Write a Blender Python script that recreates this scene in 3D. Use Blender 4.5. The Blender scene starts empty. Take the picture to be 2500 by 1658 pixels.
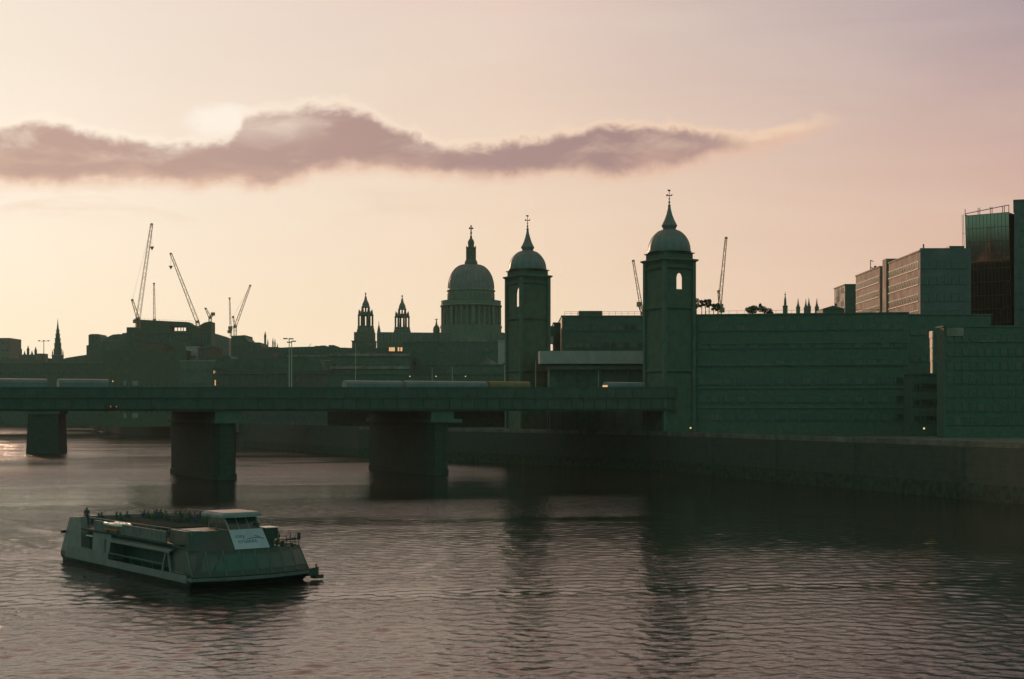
import bpy, bmesh, math, random
import numpy as np
from mathutils import Vector, Matrix
R = math.radians
random.seed(7)
SC = bpy.context.scene
COL = SC.collection

# ------------------------------------------------------------------ camera
F, CX, HZ, EYE = 3472.2, 1250.0, 1005.0, 14.0     # focal length / centre / horizon in photo pixels, eye height
cam_d = bpy.data.cameras.new("camera"); cam = bpy.data.objects.new("camera", cam_d); COL.objects.link(cam)
cam.location = (0, 0, EYE); cam.rotation_euler = (R(90), 0, 0)
cam_d.sensor_fit = 'HORIZONTAL'; cam_d.sensor_width = 36.0; cam_d.lens = F/2500*36
cam_d.shift_y = (HZ-829.0)/2500; cam_d.clip_start = 0.5; cam_d.clip_end = 20000
SC.camera = cam
SC.view_settings.view_transform = 'Standard'; SC.view_settings.look = 'None'
SC.view_settings.exposure = 0; SC.view_settings.gamma = 1

# ------------------------------------------------------------------ sky (world) and sun
SUN_AZ, SUN_EL = R(-24), R(9.5)                     # left of the view direction (+Y)
def lin(r, g, b):
    f = lambda c: (c/255/12.92) if c/255 <= .04045 else ((c/255+.055)/1.055)**2.4
    return (f(r), f(g), f(b), 1)

class NT:
    def __init__(s, tree): s.t = tree; tree.nodes.clear()
    def n(s, kind, **kw):
        x = s.t.nodes.new(kind)
        for k, v in kw.items(): setattr(x, k, v)
        return x
    def put(s, sock, v):
        if v is None: return
        if hasattr(v, 'is_output'): s.t.links.new(v, sock)
        else: sock.default_value = v
    def m(s, op, a, b=None, c=None, clamp=False):
        x = s.n('ShaderNodeMath', operation=op, use_clamp=clamp)
        s.put(x.inputs[0], a); s.put(x.inputs[1], b); s.put(x.inputs[2], c)
        return x.outputs[0]
    def vm(s, op, a, b=None):
        x = s.n('ShaderNodeVectorMath', operation=op); s.put(x.inputs[0], a); s.put(x.inputs[1], b); return x.outputs[0]
    def mr(s, v, a, b, c=0.0, d=1.0, smooth=True):
        x = s.n('ShaderNodeMapRange', interpolation_type='SMOOTHSTEP' if smooth else 'LINEAR')
        for i, q in enumerate((v, a, b, c, d)): s.put(x.inputs[i], q)
        return x.outputs[0]
    def mix(s, f, a, b, blend='MIX'):
        x = s.n('ShaderNodeMix', data_type='RGBA', blend_type=blend); x.clamp_factor = True
        s.put(x.inputs[0], f); s.put(x.inputs[6], a); s.put(x.inputs[7], b)
        return x.outputs[2]
    def ramp(s, v, stops, interp='LINEAR'):
        x = s.n('ShaderNodeValToRGB'); x.color_ramp.interpolation = interp
        el = x.color_ramp.elements
        while len(el) < len(stops): el.new(.5)
        for e, (p, c) in zip(el, stops): e.position = p; e.color = c
        s.put(x.inputs[0], v); return x.outputs[0]
    def noise(s, vec, scale, detail=4, rough=.5, dist=0.0):
        x = s.n('ShaderNodeTexNoise'); s.put(x.inputs['Vector'], vec)
        x.inputs['Scale'].default_value = scale; x.inputs['Detail'].default_value = detail
        x.inputs['Roughness'].default_value = rough; x.inputs['Distortion'].default_value = dist
        return x.outputs['Fac']
    def curve(s, v, pts):
        x = s.n('ShaderNodeFloatCurve'); cv = x.mapping.curves[0]
        while len(cv.points) < len(pts): cv.points.new(.5, .5)
        for q, (a, b) in zip(cv.points, pts): q.location = (a, b); q.handle_type = 'AUTO'
        x.mapping.use_clip = False; x.mapping.update(); s.put(x.inputs['Value'], v); return x.outputs[0]
    def comb(s, x, y, z):
        c = s.n('ShaderNodeCombineXYZ'); s.put(c.inputs[0], x); s.put(c.inputs[1], y); s.put(c.inputs[2], z); return c.outputs[0]

SC.world = bpy.data.worlds.new("World"); SC.world.use_nodes = True
def make_world():
    w = NT(SC.world.node_tree)
    tc = w.n('ShaderNodeTexCoord')
    sep = w.n('ShaderNodeSeparateXYZ'); w.put(sep.inputs[0], tc.outputs['Generated'])
    x, y, z = sep.outputs
    az = w.m('ARCTAN2', x, y)                                     # 0 = view direction, + to the right
    a01 = w.m('MULTIPLY_ADD', az, 1/(2*math.pi), .5)
    zc = w.m('MAXIMUM', z, 0.0)
    def P(deg): return (deg+180)/360
    teal = (.12, .45, .335, 1)  # unseen sky behind the camera, tinted to fill facing walls with green
    def ring(left, mid, right, glow, back, n90, s90):
        return w.ramp(a01, [(0.0, back), (P(-110), back), (P(-62), s90), (P(-34), glow), (P(-20), left), (P(0), mid), (P(20), right), (P(80), n90), (P(125), back), (1.0, back)])
    low = ring(lin(255, 238, 206), lin(252, 228, 195), lin(232, 192, 164), lin(255, 243, 222), teal, (.12, .32, .23, 1), (.16, .32, .23, 1))
    mid = ring(lin(250, 237, 221), lin(240, 214, 189), lin(214, 178, 164), lin(255, 240, 222), teal, (.13, .32, .23, 1), (.16, .32, .23, 1))
    hig = ring(lin(240, 226, 211), lin(229, 206, 192), lin(172, 154, 160), lin(246, 224, 208), teal, (.14, .31, .24, 1), (.18, .32, .25, 1))
    top = (.30, .23, .20, 1)
    c = w.mix(w.mr(zc, .02, .15, smooth=False), low, mid)
    c = w.mix(w.mr(zc, .13, .285), c, hig)
    upr = ring((.92, .50, .40, 1), (.86, .46, .38, 1), (.36, .24, .22, 1), (.90, .46, .35, 1), teal, (.22, .30, .24, 1), (.26, .32, .25, 1))  # unseen sky above the frame, reddened to warm the water
    c = w.mix(w.mr(zc, .26, .35), c, upr)
    c = w.mix(w.mr(zc, .58, .95), c, top)
    # soft, long veils of thin high cloud
    vv = w.vm('MULTIPLY', tc.outputs['Generated'], (3.0, 3.0, 16.0))
    veil = w.noise(vv, 1.6, 5, .55, .6)
    c = w.mix(w.mr(veil, .35, .75, 0.0, .10), c, lin(255, 240, 220), 'MIX')
    # one long bank of cloud, laid out in sky angles
    yy = w.m('MAXIMUM', y, .2)
    U = w.m('DIVIDE', x, yy); V = w.m('DIVIDE', z, yy)
    uv = w.comb(U, V, 0.0)
    warp1 = w.m('SUBTRACT', w.noise(w.vm('MULTIPLY', uv, (1.0, 1.25, 1)), 52, 7, .64, .3), .5)
    warp2 = w.m('SUBTRACT', w.noise(w.vm('MULTIPLY', uv, (.7, 1.5, 1)), 15, 5, .6), .5)
    u01 = w.m('DIVIDE', w.m('ADD', U, .50), .75)
    def pts(seq):
        out = [(0.0, seq[0][1])]
        return out + [(((px-CX)/F+.5)/.75, py) for px, py in seq[1:]] + [(1.0, seq[-1][1])]
    tp = [(0, 300), (-200, 312), (0, 300), (75, 285), (130, 290), (190, 306), (340, 330), (470, 342), (560, 330), (610, 275), (700, 254), (860, 256), (930, 284), (1000, 312), (1060, 338), (1120, 352), (1200, 344), (1300, 328), (1400, 312), (1500, 300), (1600, 300), (1700, 316), (1800, 328), (1890, 319), (1960, 298), (2040, 288), (2090, 290)]
    bt = [(0, 430), (-200, 436), (0, 446), (100, 452), (250, 440), (330, 438), (470, 454), (560, 444), (640, 454), (720, 430), (820, 412), (1000, 418), (1200, 432), (1400, 422), (1500, 432), (1600, 418), (1680, 402), (1760, 376), (1860, 358), (1960, 334), (2040, 312), (2090, 304)]
    nv = lambda seq: [(a, (HZ-b)/F*4) for a, b in pts(seq)]
    Vt = w.m('DIVIDE', w.curve(u01, nv(tp)), 4.0); Vb = w.m('DIVIDE', w.curve(u01, nv(bt)), 4.0)
    dt = w.m('ADD', w.m('SUBTRACT', Vt, V), w.m('ADD', w.m('MULTIPLY', warp1, .020), w.m('MULTIPLY', warp2, .008)))
    db = w.m('ADD', w.m('SUBTRACT', V, Vb), w.m('ADD', w.m('MULTIPLY', warp1, .014), w.m('MULTIPLY', warp2, .009)))
    alpha = w.m('MULTIPLY', w.mr(dt, -.0055, .003), w.mr(db, -.009, .006))
    alpha = w.m('MULTIPLY', alpha, w.m('MULTIPLY', w.mr(U, .245, .185), w.mr(y, .25, .5)))
    dens = w.m('MULTIPLY', w.mr(dt, -.001, .0085), w.mr(db, -.004, .009))
    lump = w.noise(w.vm('MULTIPLY', uv, (.6, 1.6, 1)), 26, 6, .6, .5)
    dens = w.m('MULTIPLY', dens, w.mr(lump, .26, .54, .60, 1.0))
    dens = w.m('MULTIPLY', dens, w.mr(U, .205, .115, .12, 1.0))
    # thin, bright billow above the middle of the bank
    bil = w.m('MULTIPLY', w.mr(U, -.215, -.185), w.mr(U, -.12, -.16))
    dens = w.m('MULTIPLY', dens, w.m('SUBTRACT', 1.0, w.m('MULTIPLY', w.m('MULTIPLY', bil, w.mr(V, .182, .200)), .28)))
    core = w.mix(w.mr(U, -.30, .15), lin(184, 153, 144), lin(166, 137, 134))
    rim = w.mix(w.mr(U, -.30, .16), lin(254, 240, 222), lin(244, 210, 182))
    under = w.mix(w.mr(U, -.30, .16), lin(236, 198, 172), lin(232, 190, 166))
    rim = w.mix(w.mr(w.m('SUBTRACT', dt, db), -.004, .010), rim, under)
    cc = w.mix(dens, rim, core)
    # a bright billow above the bank and torn veils under its left end
    bw = w.m('ADD', w.m('MULTIPLY', warp1, .05), w.m('MULTIPLY', warp2, .05))
    ex = w.m('DIVIDE', w.m('SUBTRACT', U, -.200), .028); ey = w.m('DIVIDE', w.m('SUBTRACT', V, .204), .0125)
    rad = w.m('ADD', w.m('ADD', w.m('MULTIPLY', ex, ex), w.m('MULTIPLY', ey, ey)), w.m('MULTIPLY', bw, 40))
    c = w.mix(w.m('MULTIPLY', w.mr(rad, 1.6, .1), .75), c, lin(255, 246, 232))
    torn = w.noise(w.vm('MULTIPLY', uv, (.35, 2.4, 1)), 20, 6, .6, .5)
    vb = w.m('MULTIPLY', w.m('MULTIPLY', w.mr(V, .128, .145), w.mr(V, .172, .158)), w.mr(U, .02, -.2))
    c = w.mix(w.m('MULTIPLY', w.m('MULTIPLY', w.mr(torn, .45, .68), vb), .42), c, lin(226, 196, 176))
    c = w.mix(alpha, c, cc)
    # below the horizon: dusk ground
    c = w.mix(w.mr(z, 0.0, -.02), c, (.03, .045, .04, 1))
    sky = w.n('ShaderNodeTexSky', sky_type='NISHITA'); sky.sun_disc = False
    sky.sun_elevation = SUN_EL; sky.sun_rotation = SUN_AZ; sky.dust_density = 3
    b1 = w.n('ShaderNodeBackground'); w.put(b1.inputs[0], c); b1.inputs[1].default_value = .99
    b2 = w.n('ShaderNodeBackground'); w.put(b2.inputs[0], sky.outputs[0]); b2.inputs[1].default_value = .0012
    ad = w.n('ShaderNodeAddShader'); w.put(ad.inputs[0], b1.outputs[0]); w.put(ad.inputs[1], b2.outputs[0])
    out = w.n('ShaderNodeOutputWorld'); w.put(out.inputs[0], ad.outputs[0])
make_world()
sun_d = bpy.data.lights.new("sun", 'SUN'); sun_d.energy = 2.7; sun_d.angle = R(.9); sun_d.color = (1.0, .60, .38)
sun = bpy.data.objects.new("sun", sun_d); COL.objects.link(sun)
sd = Vector((math.sin(SUN_AZ)*math.cos(SUN_EL), math.cos(SUN_AZ)*math.cos(SUN_EL), math.sin(SUN_EL)))
sun.rotation_euler = sd.to_track_quat('Z', 'Y').to_euler(); sun.location = (-300, 500, 300)

# ------------------------------------------------------------------ materials
MATS = {}
def mat(name, col, rough=.8, spec=.3, metal=0.0, var=.15, scale=.6, emit=None, estr=1.0, stripes=None, ior=None):
    if name in MATS: return MATS[name]
    m = bpy.data.materials.new(name); m.use_nodes = True; t = NT(m.node_tree)
    p = t.n('ShaderNodeBsdfPrincipled'); o = t.n('ShaderNodeOutputMaterial'); t.put(o.inputs[0], p.outputs[0])
    tc = t.n('ShaderNodeTexCoord').outputs['Object']
    n = t.noise(tc, scale, 5, .6)
    n2 = t.noise(t.vm('MULTIPLY', tc, (1, 1, .22)), scale*3.1, 4, .6)
    f = t.m('MULTIPLY', t.mr(n, .3, .7, 1-var, 1+var), t.mr(n2, .3, .7, 1-var*.5, 1+var*.5))
    c = t.mix(1.0, (*col, 1), t.comb(f, f, f), 'MULTIPLY')
    if stripes:                                    # (spacing, width, colour factor) courses along Z
        sp, wd, k = stripes
        s = t.n('ShaderNodeSeparateXYZ'); t.put(s.inputs[0], tc)
        fr = t.m('FRACT', t.m('DIVIDE', s.outputs[2], sp))
        c = t.mix(t.m('LESS_THAN', fr, wd), c, t.mix(1.0, c, (k, k, k, 1), 'MULTIPLY'))
    t.put(p.inputs['Base Color'], c)
    t.put(p.inputs['Roughness'], t.mr(n2, .3, .7, max(.02, rough-.08), min(1, rough+.08)))
    p.inputs['Specular IOR Level'].default_value = spec; p.inputs['Metallic'].default_value = metal
    if ior: p.inputs['IOR'].default_value = ior
    if emit: p.inputs['Emission Color'].default_value = (*emit, 1); p.inputs['Emission Strength'].default_value = estr
    MATS[name] = m; return m
STONE = mat('sooty_stone', (.085, .118, .098), .85, stripes=(.9, .06, .7))
PALE = mat('pale_stone', (.125, .16, .135), .85, stripes=(.7, .07, .8))
DARKSTONE = mat('dark_granite', (.036, .052, .043), .8, stripes=(1.1, .07, .7))
BRICK = mat('brown_brick', (.08, .11, .086), .85, stripes=(.45, .1, .8), scale=.9)
YBRICK = mat('stock_brick', (.085, .108, .08), .88, stripes=(.6, .08, .8), scale=.5)
LEAD = mat('lead_sheet', (.125, .13, .13), .55, .5, scale=.35, var=.18)
SLATE = mat('slate', (.07, .10, .082), .7, scale=.5)
CONC = mat('concrete', (.10, .128, .108), .85, scale=.3)
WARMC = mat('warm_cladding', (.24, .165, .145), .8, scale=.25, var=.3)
GLASS = mat('dark_glass', (.04, .06, .05), .12, .5, var=.15)
STEEL = mat('painted_steel', (.056, .08, .066), .6, scale=.4)
LIGHTSTEEL = mat('pale_steel', (.20, .19, .19), .55, scale=.4)
CANOPY = mat('white_canopy', (.36, .28, .28), .7, var=.1)
CRANE = mat('crane_red', (.50, .20, .12), .6)  # red paint with the backlit glare put into its colour
CRANEG = mat('crane_grey', (.34, .20, .14), .6)
HULL = mat('hull_paint', (.03, .042, .036), .45, .4, var=.2)
WHITE = mat('boat_white', (.165, .15, .15), .5, .4, var=.14, scale=.8)
BDECK = mat('boat_deck', (.04, .052, .045), .8)
BLUEP = mat('pale_blue_panel', (.31, .345, .41), .5, var=.08)
LETTER = mat('letter_blue', (.04, .10, .16), .6, var=.05)
ORANGE = mat('orange_paint', (.55, .16, .05), .6)
LITCAN = mat('white_and_sunlit', (.75, .70, .66), .5, var=.08)  # white trim; also sunlight put into colour on parts of the boat
TRAIN = mat('train_grey', (.145, .15, .165), .5, .4, var=.12, scale=.4)
TRAINO = mat('train_orange', (.20, .13, .055), .6, var=.15)
COPING = mat('coping_stone', (.12, .10, .088), .85, scale=.25, var=.35)
LEAF = mat('leaves', (.05, .085, .045), .8, scale=1.5, var=.4)
BARK = mat('bark', (.10, .08, .06), .9)
SKIN = mat('skin', (.20, .13, .10), .6, var=.05)
CLOTH = [mat('dark_coat', (.05, .065, .06), .9), mat('navy_jacket', (.04, .06, .09), .9), mat('brown_coat', (.09, .07, .05), .9), mat('green_jacket', (.05, .08, .055), .9)]
HAIR = mat('hair', (.03, .025, .02), .8)
WARM = mat('lit_window', (.3, .2, .1), .6, emit=(1.0, .55, .25), estr=.85)  # lit rooms and cab; also panes glowing in place of open sky
LAMPY = mat('lamp_glow', (.5, .4, .2), .6, emit=(1.0, .72, .35), estr=.9)
RED = mat('signal_red', (.3, .05, .03), .6, emit=(1.0, .12, .06), estr=.5)
CURT = mat('curtained_pane', (.12, .105, .095), .5, .4)
BLIND = mat('blind_pane', (.075, .085, .08), .4, .4)
PALEPANE = mat('pale_glazing', (.24, .225, .23), .4, .4)
HALL = mat('hall_stone', (.115, .108, .098), .85, stripes=(.7, .07, .8))

def reflect_glass():
    m = bpy.data.materials.new('mirror_glazing'); m.use_nodes = True; t = NT(m.node_tree)
    p = t.n('ShaderNodeBsdfPrincipled'); o = t.n('ShaderNodeOutputMaterial'); t.put(o.inputs[0], p.outputs[0])
    p.inputs['Base Color'].default_value = (.30, .22, .18, 1); p.inputs['Roughness'].default_value = .05
    p.inputs['Metallic'].default_value = 1.0
    return m
MIRROR = reflect_glass()

# ------------------------------------------------------------------ mesh helpers
class MB:
    def __init__(s): s.v = []; s.f = []; s.mi = []; s.cur = 0
    def add(s, vs, fs):
        b = len(s.v); s.v += [tuple(p) for p in vs]
        for f in fs: s.f.append([b+i for i in f]); s.mi.append(s.cur)
        return s
    def box(s, x0, x1, y0, y1, z0, z1):
        return s.add([(x0,y0,z0),(x1,y0,z0),(x1,y1,z0),(x0,y1,z0),(x0,y0,z1),(x1,y0,z1),(x1,y1,z1),(x0,y1,z1)],
                     [(0,3,2,1),(4,5,6,7),(0,1,5,4),(1,2,6,5),(2,3,7,6),(3,0,4,7)])
    def loft(s, rings, cap=True):
        n = len(rings[0]); vs = [p for r in rings for p in r]; fs = []
        for k in range(len(rings)-1):
            for i in range(n):
                j = (i+1) % n; fs.append((k*n+i, k*n+j, (k+1)*n+j, (k+1)*n+i))
        if cap: fs.append(tuple(range(n-1, -1, -1))); fs.append(tuple((len(rings)-1)*n+i for i in range(n)))
        return s.add(vs, fs)
    def prism(s, poly, z0, z1): return s.loft([[(x, y, z0) for x, y in poly], [(x, y, z1) for x, y in poly]])
    def profile(s, pts, t0, t1): return s.loft([[(x, t0, z) for x, z in pts], [(x, t1, z) for x, z in pts]])
    def tube(s, a, b, r, r2=None, n=6):
        a = Vector(a); b = Vector(b); d = (b-a)
        if d.length < 1e-6: return s
        q = d.to_track_quat('Z', 'Y').to_matrix(); r2 = r if r2 is None else r2
        ring = lambda c, rr: [c + q @ Vector((rr*math.cos(2*math.pi*i/n), rr*math.sin(2*math.pi*i/n), 0)) for i in range(n)]
        return s.loft([ring(a, r), ring(b, r2)])
    def lathe(s, prof, n=32, c=(0, 0, 0), rot=0.0, sq=False):
        k = 1/math.cos(math.pi/n) if sq else 1
        rings = [[(c[0]+r*k*math.cos(rot+2*math.pi*i/n), c[1]+r*k*math.sin(rot+2*math.pi*i/n), c[2]+z) for i in range(n)] for r, z in prof]
        return s.loft(rings)
    def ball(s, c, r, n=10, sz=1.0):
        k = max(5, n//2+2)
        return s.lathe([(max(.001, r*math.sin(math.pi*i/k)), -r*sz*math.cos(math.pi*i/k)) for i in range(k+1)], n, c)
    def torus(s, c, R_, r, axis='Y', n=18, m=8):
        rings = []
        for i in range(n):
            a = 2*math.pi*i/n; ring = []
            for j in range(m):
                b = 2*math.pi*j/m; rr = R_+r*math.cos(b); h = r*math.sin(b)
                ring.append((c[0]+rr*math.cos(a), c[1]+h, c[2]+rr*math.sin(a)) if axis == 'Y' else (c[0]+h, c[1]+rr*math.cos(a), c[2]+rr*math.sin(a)))
            rings.append(ring)
        rings.append(rings[0]); return s.loft(rings, cap=False)
    def mesh(s, name, mats, smooth=0):
        me = bpy.data.meshes.new(name); me.from_pydata(s.v, [], s.f)
        for m_ in (mats if isinstance(mats, (list, tuple)) else [mats]): me.materials.append(m_)
        for p, k in zip(me.polygons, s.mi): p.material_index = k
        bm = bmesh.new(); bm.from_mesh(me); bmesh.ops.recalc_face_normals(bm, faces=bm.faces); bm.to_mesh(me); bm.free()
        if smooth: me.shade_smooth(); me.set_sharp_from_angle(angle=R(smooth))
        me.update(); return me
    def build(s, name, mats, parent=None, smooth=0, loc=None, rot=0.0):
        o = bpy.data.objects.new(name, s.mesh(name, mats, smooth)); COL.objects.link(o)
        if parent is not None: o.parent = parent
        if loc is not None: o.location = loc
        if rot: o.rotation_euler = (0, 0, rot)
        return o
def tag(o, label, cat, group=None):
    o['label'] = label; o['category'] = cat
    if group: o['group'] = group
    return o
def thing(name, label, cat, loc=(0, 0, 0), rot=0.0, group=None):
    o = bpy.data.objects.new(name, None); COL.objects.link(o); o.location = loc; o.rotation_euler = (0, 0, rot)
    o.empty_display_size = .5
    return tag(o, label, cat, group)
def structure(o): o['kind'] = 'structure'; return o
def copy_tree(o, parent=None):
    c = o.copy(); COL.objects.link(c)
    if parent is not None: c.parent = parent
    for ch in list(o.children): copy_tree(ch, c)
    return c
def X(px, D): return (px-CX)/F*D
def Z(py, D): return EYE+(HZ-py)/F*D
GZ = 8.6                                            # level of the embankment and the streets behind it

# window prototypes: drawn facing local -Y, bottom centre at the origin
WIN = {}
def win_mesh(w, h, frame, pane, bars=1, fw=.12):
    key = (round(w, 2), round(h, 2), frame.name, pane.name, bars)
    if key in WIN: return WIN[key]
    m = MB(); a = w/2
    m.box(-a, a, -.09, .0, 0, fw); m.box(-a, a, -.09, .0, h-fw, h)
    m.box(-a, -a+fw, -.09, 0, fw, h-fw); m.box(a-fw, a, -.09, 0, fw, h-fw)
    for i in range(bars):
        c = -a+(i+1)*w/(bars+1); m.box(c-fw*.35, c+fw*.35, -.075, 0, fw, h-fw)
    m.box(-a-.1, a+.1, -.2, .0, -.14, -.003)
    m.cur = 1; m.add([(-a+fw, -.035, fw), (a-fw, -.035, fw), (a-fw, -.035, h-fw), (-a+fw, -.035, h-fw)], [(0, 1, 2, 3)])
    WIN[key] = m.mesh('window', [frame, pane]); return WIN[key]
def window(parent, me, loc, rot=0.0, name='window', pane=None):
    o = bpy.data.objects.new(name, me); COL.objects.link(o); o.parent = parent; o.location = loc; o.rotation_euler = (0, 0, rot)
    if pane is not None:
        o.material_slots[1].link = 'OBJECT'; o.material_slots[1].material = pane
    return o

def place(px0, D0, px1, D1, zb=GZ):
    """a building's local frame: origin at its left front foot, X along the front, Y into the block"""
    a = Vector((X(px0, D0), D0)); b = Vector((X(px1, D1), D1)); d = b-a
    return (a.x, a.y, zb), math.atan2(d.y, d.x), d.length
def grid(root, L, H, rows, cols, w, h, z0, dz, me, s0=0.0, y=0.0, skip=0.0, lit=(), maxn=100, name='window'):
    n = 0
    for r in range(rows):
        for c in range(cols):
            if n >= maxn: return
            if random.random() < skip: continue
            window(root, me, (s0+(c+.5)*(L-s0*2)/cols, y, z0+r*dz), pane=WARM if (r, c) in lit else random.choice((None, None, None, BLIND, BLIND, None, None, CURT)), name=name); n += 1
def block(name, label, px0, px1, ytop, D0, D1=None, depth=18, wall=STONE, rows=4, cols=8, w=1.4, h=1.9, frame=None, pane=None, lit=(), cat='building', group=None, bars=1, top=None, cornice=True, zb=GZ, skip=0.0, zone=None, clutter=True):
    D1 = D1 or D0; loc, rot, L = place(px0, D0, px1, D1, zb); H = Z(ytop, D0)-zb
    t = thing(name, label, cat, loc, rot, group)
    MB().box(0, L, 0, depth, -3, H).build('wall', wall, t)
    if cornice:
        m = MB(); m.box(-.25, L+.25, -.25, .35, H+.003, H+.35); m.box(-.25, .35, .35, depth+.25, H+.003, H+.35); m.box(L-.35, L+.25, .35, depth+.25, H+.003, H+.35)
        m.build('parapet', top or wall, t)
    if clutter and L > 8:
        rr = random.Random(name+label)
        for i in range(rr.randint(3, 6)):
            a = rr.uniform(.5, L-3.5); w_, d_, h_ = rr.uniform(1.2, 3.2), rr.uniform(1.5, 3), rr.uniform(.5, 1.3); y_ = rr.uniform(1.2, max(1.4, depth-4))
            MB().box(a, a+w_, y_, y_+d_, H+.004, H+.36+h_).build('plant_box', rr.choice((SLATE, CONC, STEEL)), t)
        for i in range(rr.randint(1, 3)):
            a = rr.uniform(1, L-1); MB().tube((a, 2, H), (a+rr.uniform(-.2, .2), 2, H+rr.uniform(1.6, 3.2)), .09, .05, 5).build('aerial', STEEL, t)
        for i in range(rr.randint(1, 2)):
            a = rr.uniform(1, L-2); MB().box(a, a+.9, .6, 1.2, H+.003, H+1.5).box(a+.15, a+.35, .75, .95, H+1.503, H+1.9).box(a+.55, a+.75, .75, .95, H+1.503, H+1.9).build('chimney', BRICK, t)
    if rows:
        z0, z1 = zone or (2.0, H-.8)
        dz = (z1-z0)/rows
        grid(t, L, H, rows, cols, w, h, z0+max(.1, (dz-h)/2), dz, win_mesh(w, min(h, dz*.8), frame or wall, pane or GLASS, bars), s0=.6, lit=lit, skip=skip)
    return t, L, H
def outline(name, label, pts, D, depth=20, wall=SLATE, cat='building', group=None, part='wall', zb=GZ):
    """a building whose roofline has its own shape: pts are roofline corners left to right"""
    x0 = X(pts[0][0], D); t = thing(name, label, cat, (x0, D, zb), 0.0, group)
    P = [(X(p, D)-x0, Z(q, D)-zb) for p, q in pts]
    poly = [(P[0][0], -3)]+P+[(P[-1][0], -3)]
    m = MB()
    for (a, za), (b, zb_) in zip(P[:-1], P[1:]):
        if b-a > 1e-4: m.loft([[(a, 0, -3), (b, 0, -3), (b, 0, zb_), (a, 0, za)], [(a, depth, -3), (b, depth, -3), (b, depth, zb_), (a, depth, za)]])
    m.build(part, wall, t)
    return t, P

# ================================================================== SETTING: water and land
BANK = [(140, 40), (77, 215), (33, 340), (-48, 446), (-107, 566), (-193, 800), (-242, 880), (-368, 1240), (-520, 1420), (-900, 1560), (-1700, 1700)]
BOAT_C = Vector((-25.2, 111.7)); BH = Vector((.611, -.791)).normalized(); BP = Vector((-BH.y, BH.x))
def make_water():
    m = bpy.data.materials.new('river_water'); m.use_nodes = True; t = NT(m.node_tree)
    p = t.n('ShaderNodeBsdfPrincipled'); o = t.n('ShaderNodeOutputMaterial'); t.put(o.inputs[0], p.outputs[0])
    p.inputs['Base Color'].default_value = (.016, .018, .012, 1); p.inputs['Roughness'].default_value = .05; p.inputs['IOR'].default_value = 1.333
    p.inputs['Specular IOR Level'].default_value = .5
    tc = t.n('ShaderNodeTexCoord').outputs['Object']
    sp = t.n('ShaderNodeSeparateXYZ'); t.put(sp.inputs[0], tc)
    gust = t.noise(t.vm('MULTIPLY', tc, (.3, 1, 1)), .02, 3, .5)
    rgh = t.m('MULTIPLY', t.mr(sp.outputs[1], 200, 430, .05, .17), t.mr(gust, .35, .65, .8, 1.2))
    mp = t.n('ShaderNodeMapping'); t.put(mp.inputs['Vector'], tc); mp.inputs['Rotation'].default_value = (0, 0, R(-9))
    v = mp.outputs[0]
    n1 = t.noise(t.vm('MULTIPLY', v, (.75, 1.0, 1)), .75, 5, .62, .3)
    n2 = t.noise(t.vm('MULTIPLY', v, (.8, 1.0, 1)), 2.2, 3, .6, .3)
    n3 = t.noise(t.vm('MULTIPLY', v, (.25, 1.0, 1)), .10, 3, .5)
    bank = t.m('ADD', t.m('MULTIPLY_ADD', sp.outputs[0], -.943, 72.6), t.m('MULTIPLY_ADD', sp.outputs[1], -.332, 71.4))
    lee = t.mr(bank, 0, 120, .30, 1.0)
    calm = t.mr(t.noise(t.vm('MULTIPLY', v, (.35, 1.0, 1)), .022, 4, .55, .8), .36, .64, .35, 1.35)
    t.put(p.inputs['Roughness'], t.m('MAXIMUM', t.m('MULTIPLY', rgh, t.mr(bank, 30, 130, .25, 1.0)), .04))
    hgt = t.m('ADD', t.m('MULTIPLY', n1, .13), t.m('ADD', t.m('MULTIPLY', n2, .16), t.m('MULTIPLY', n3, .2)))
    hgt = t.m('MULTIPLY', t.m('MULTIPLY', hgt, calm), t.m('MULTIPLY', lee, t.mr(sp.outputs[1], 180, 420, 1.0, 3.2)))
    b = t.n('ShaderNodeBump'); b.inputs['Strength'].default_value = 1.0; b.inputs['Distance'].default_value = .30
    t.put(b.inputs['Height'], hgt); t.put(p.inputs['Normal'], b.outputs[0])
    return m
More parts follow.
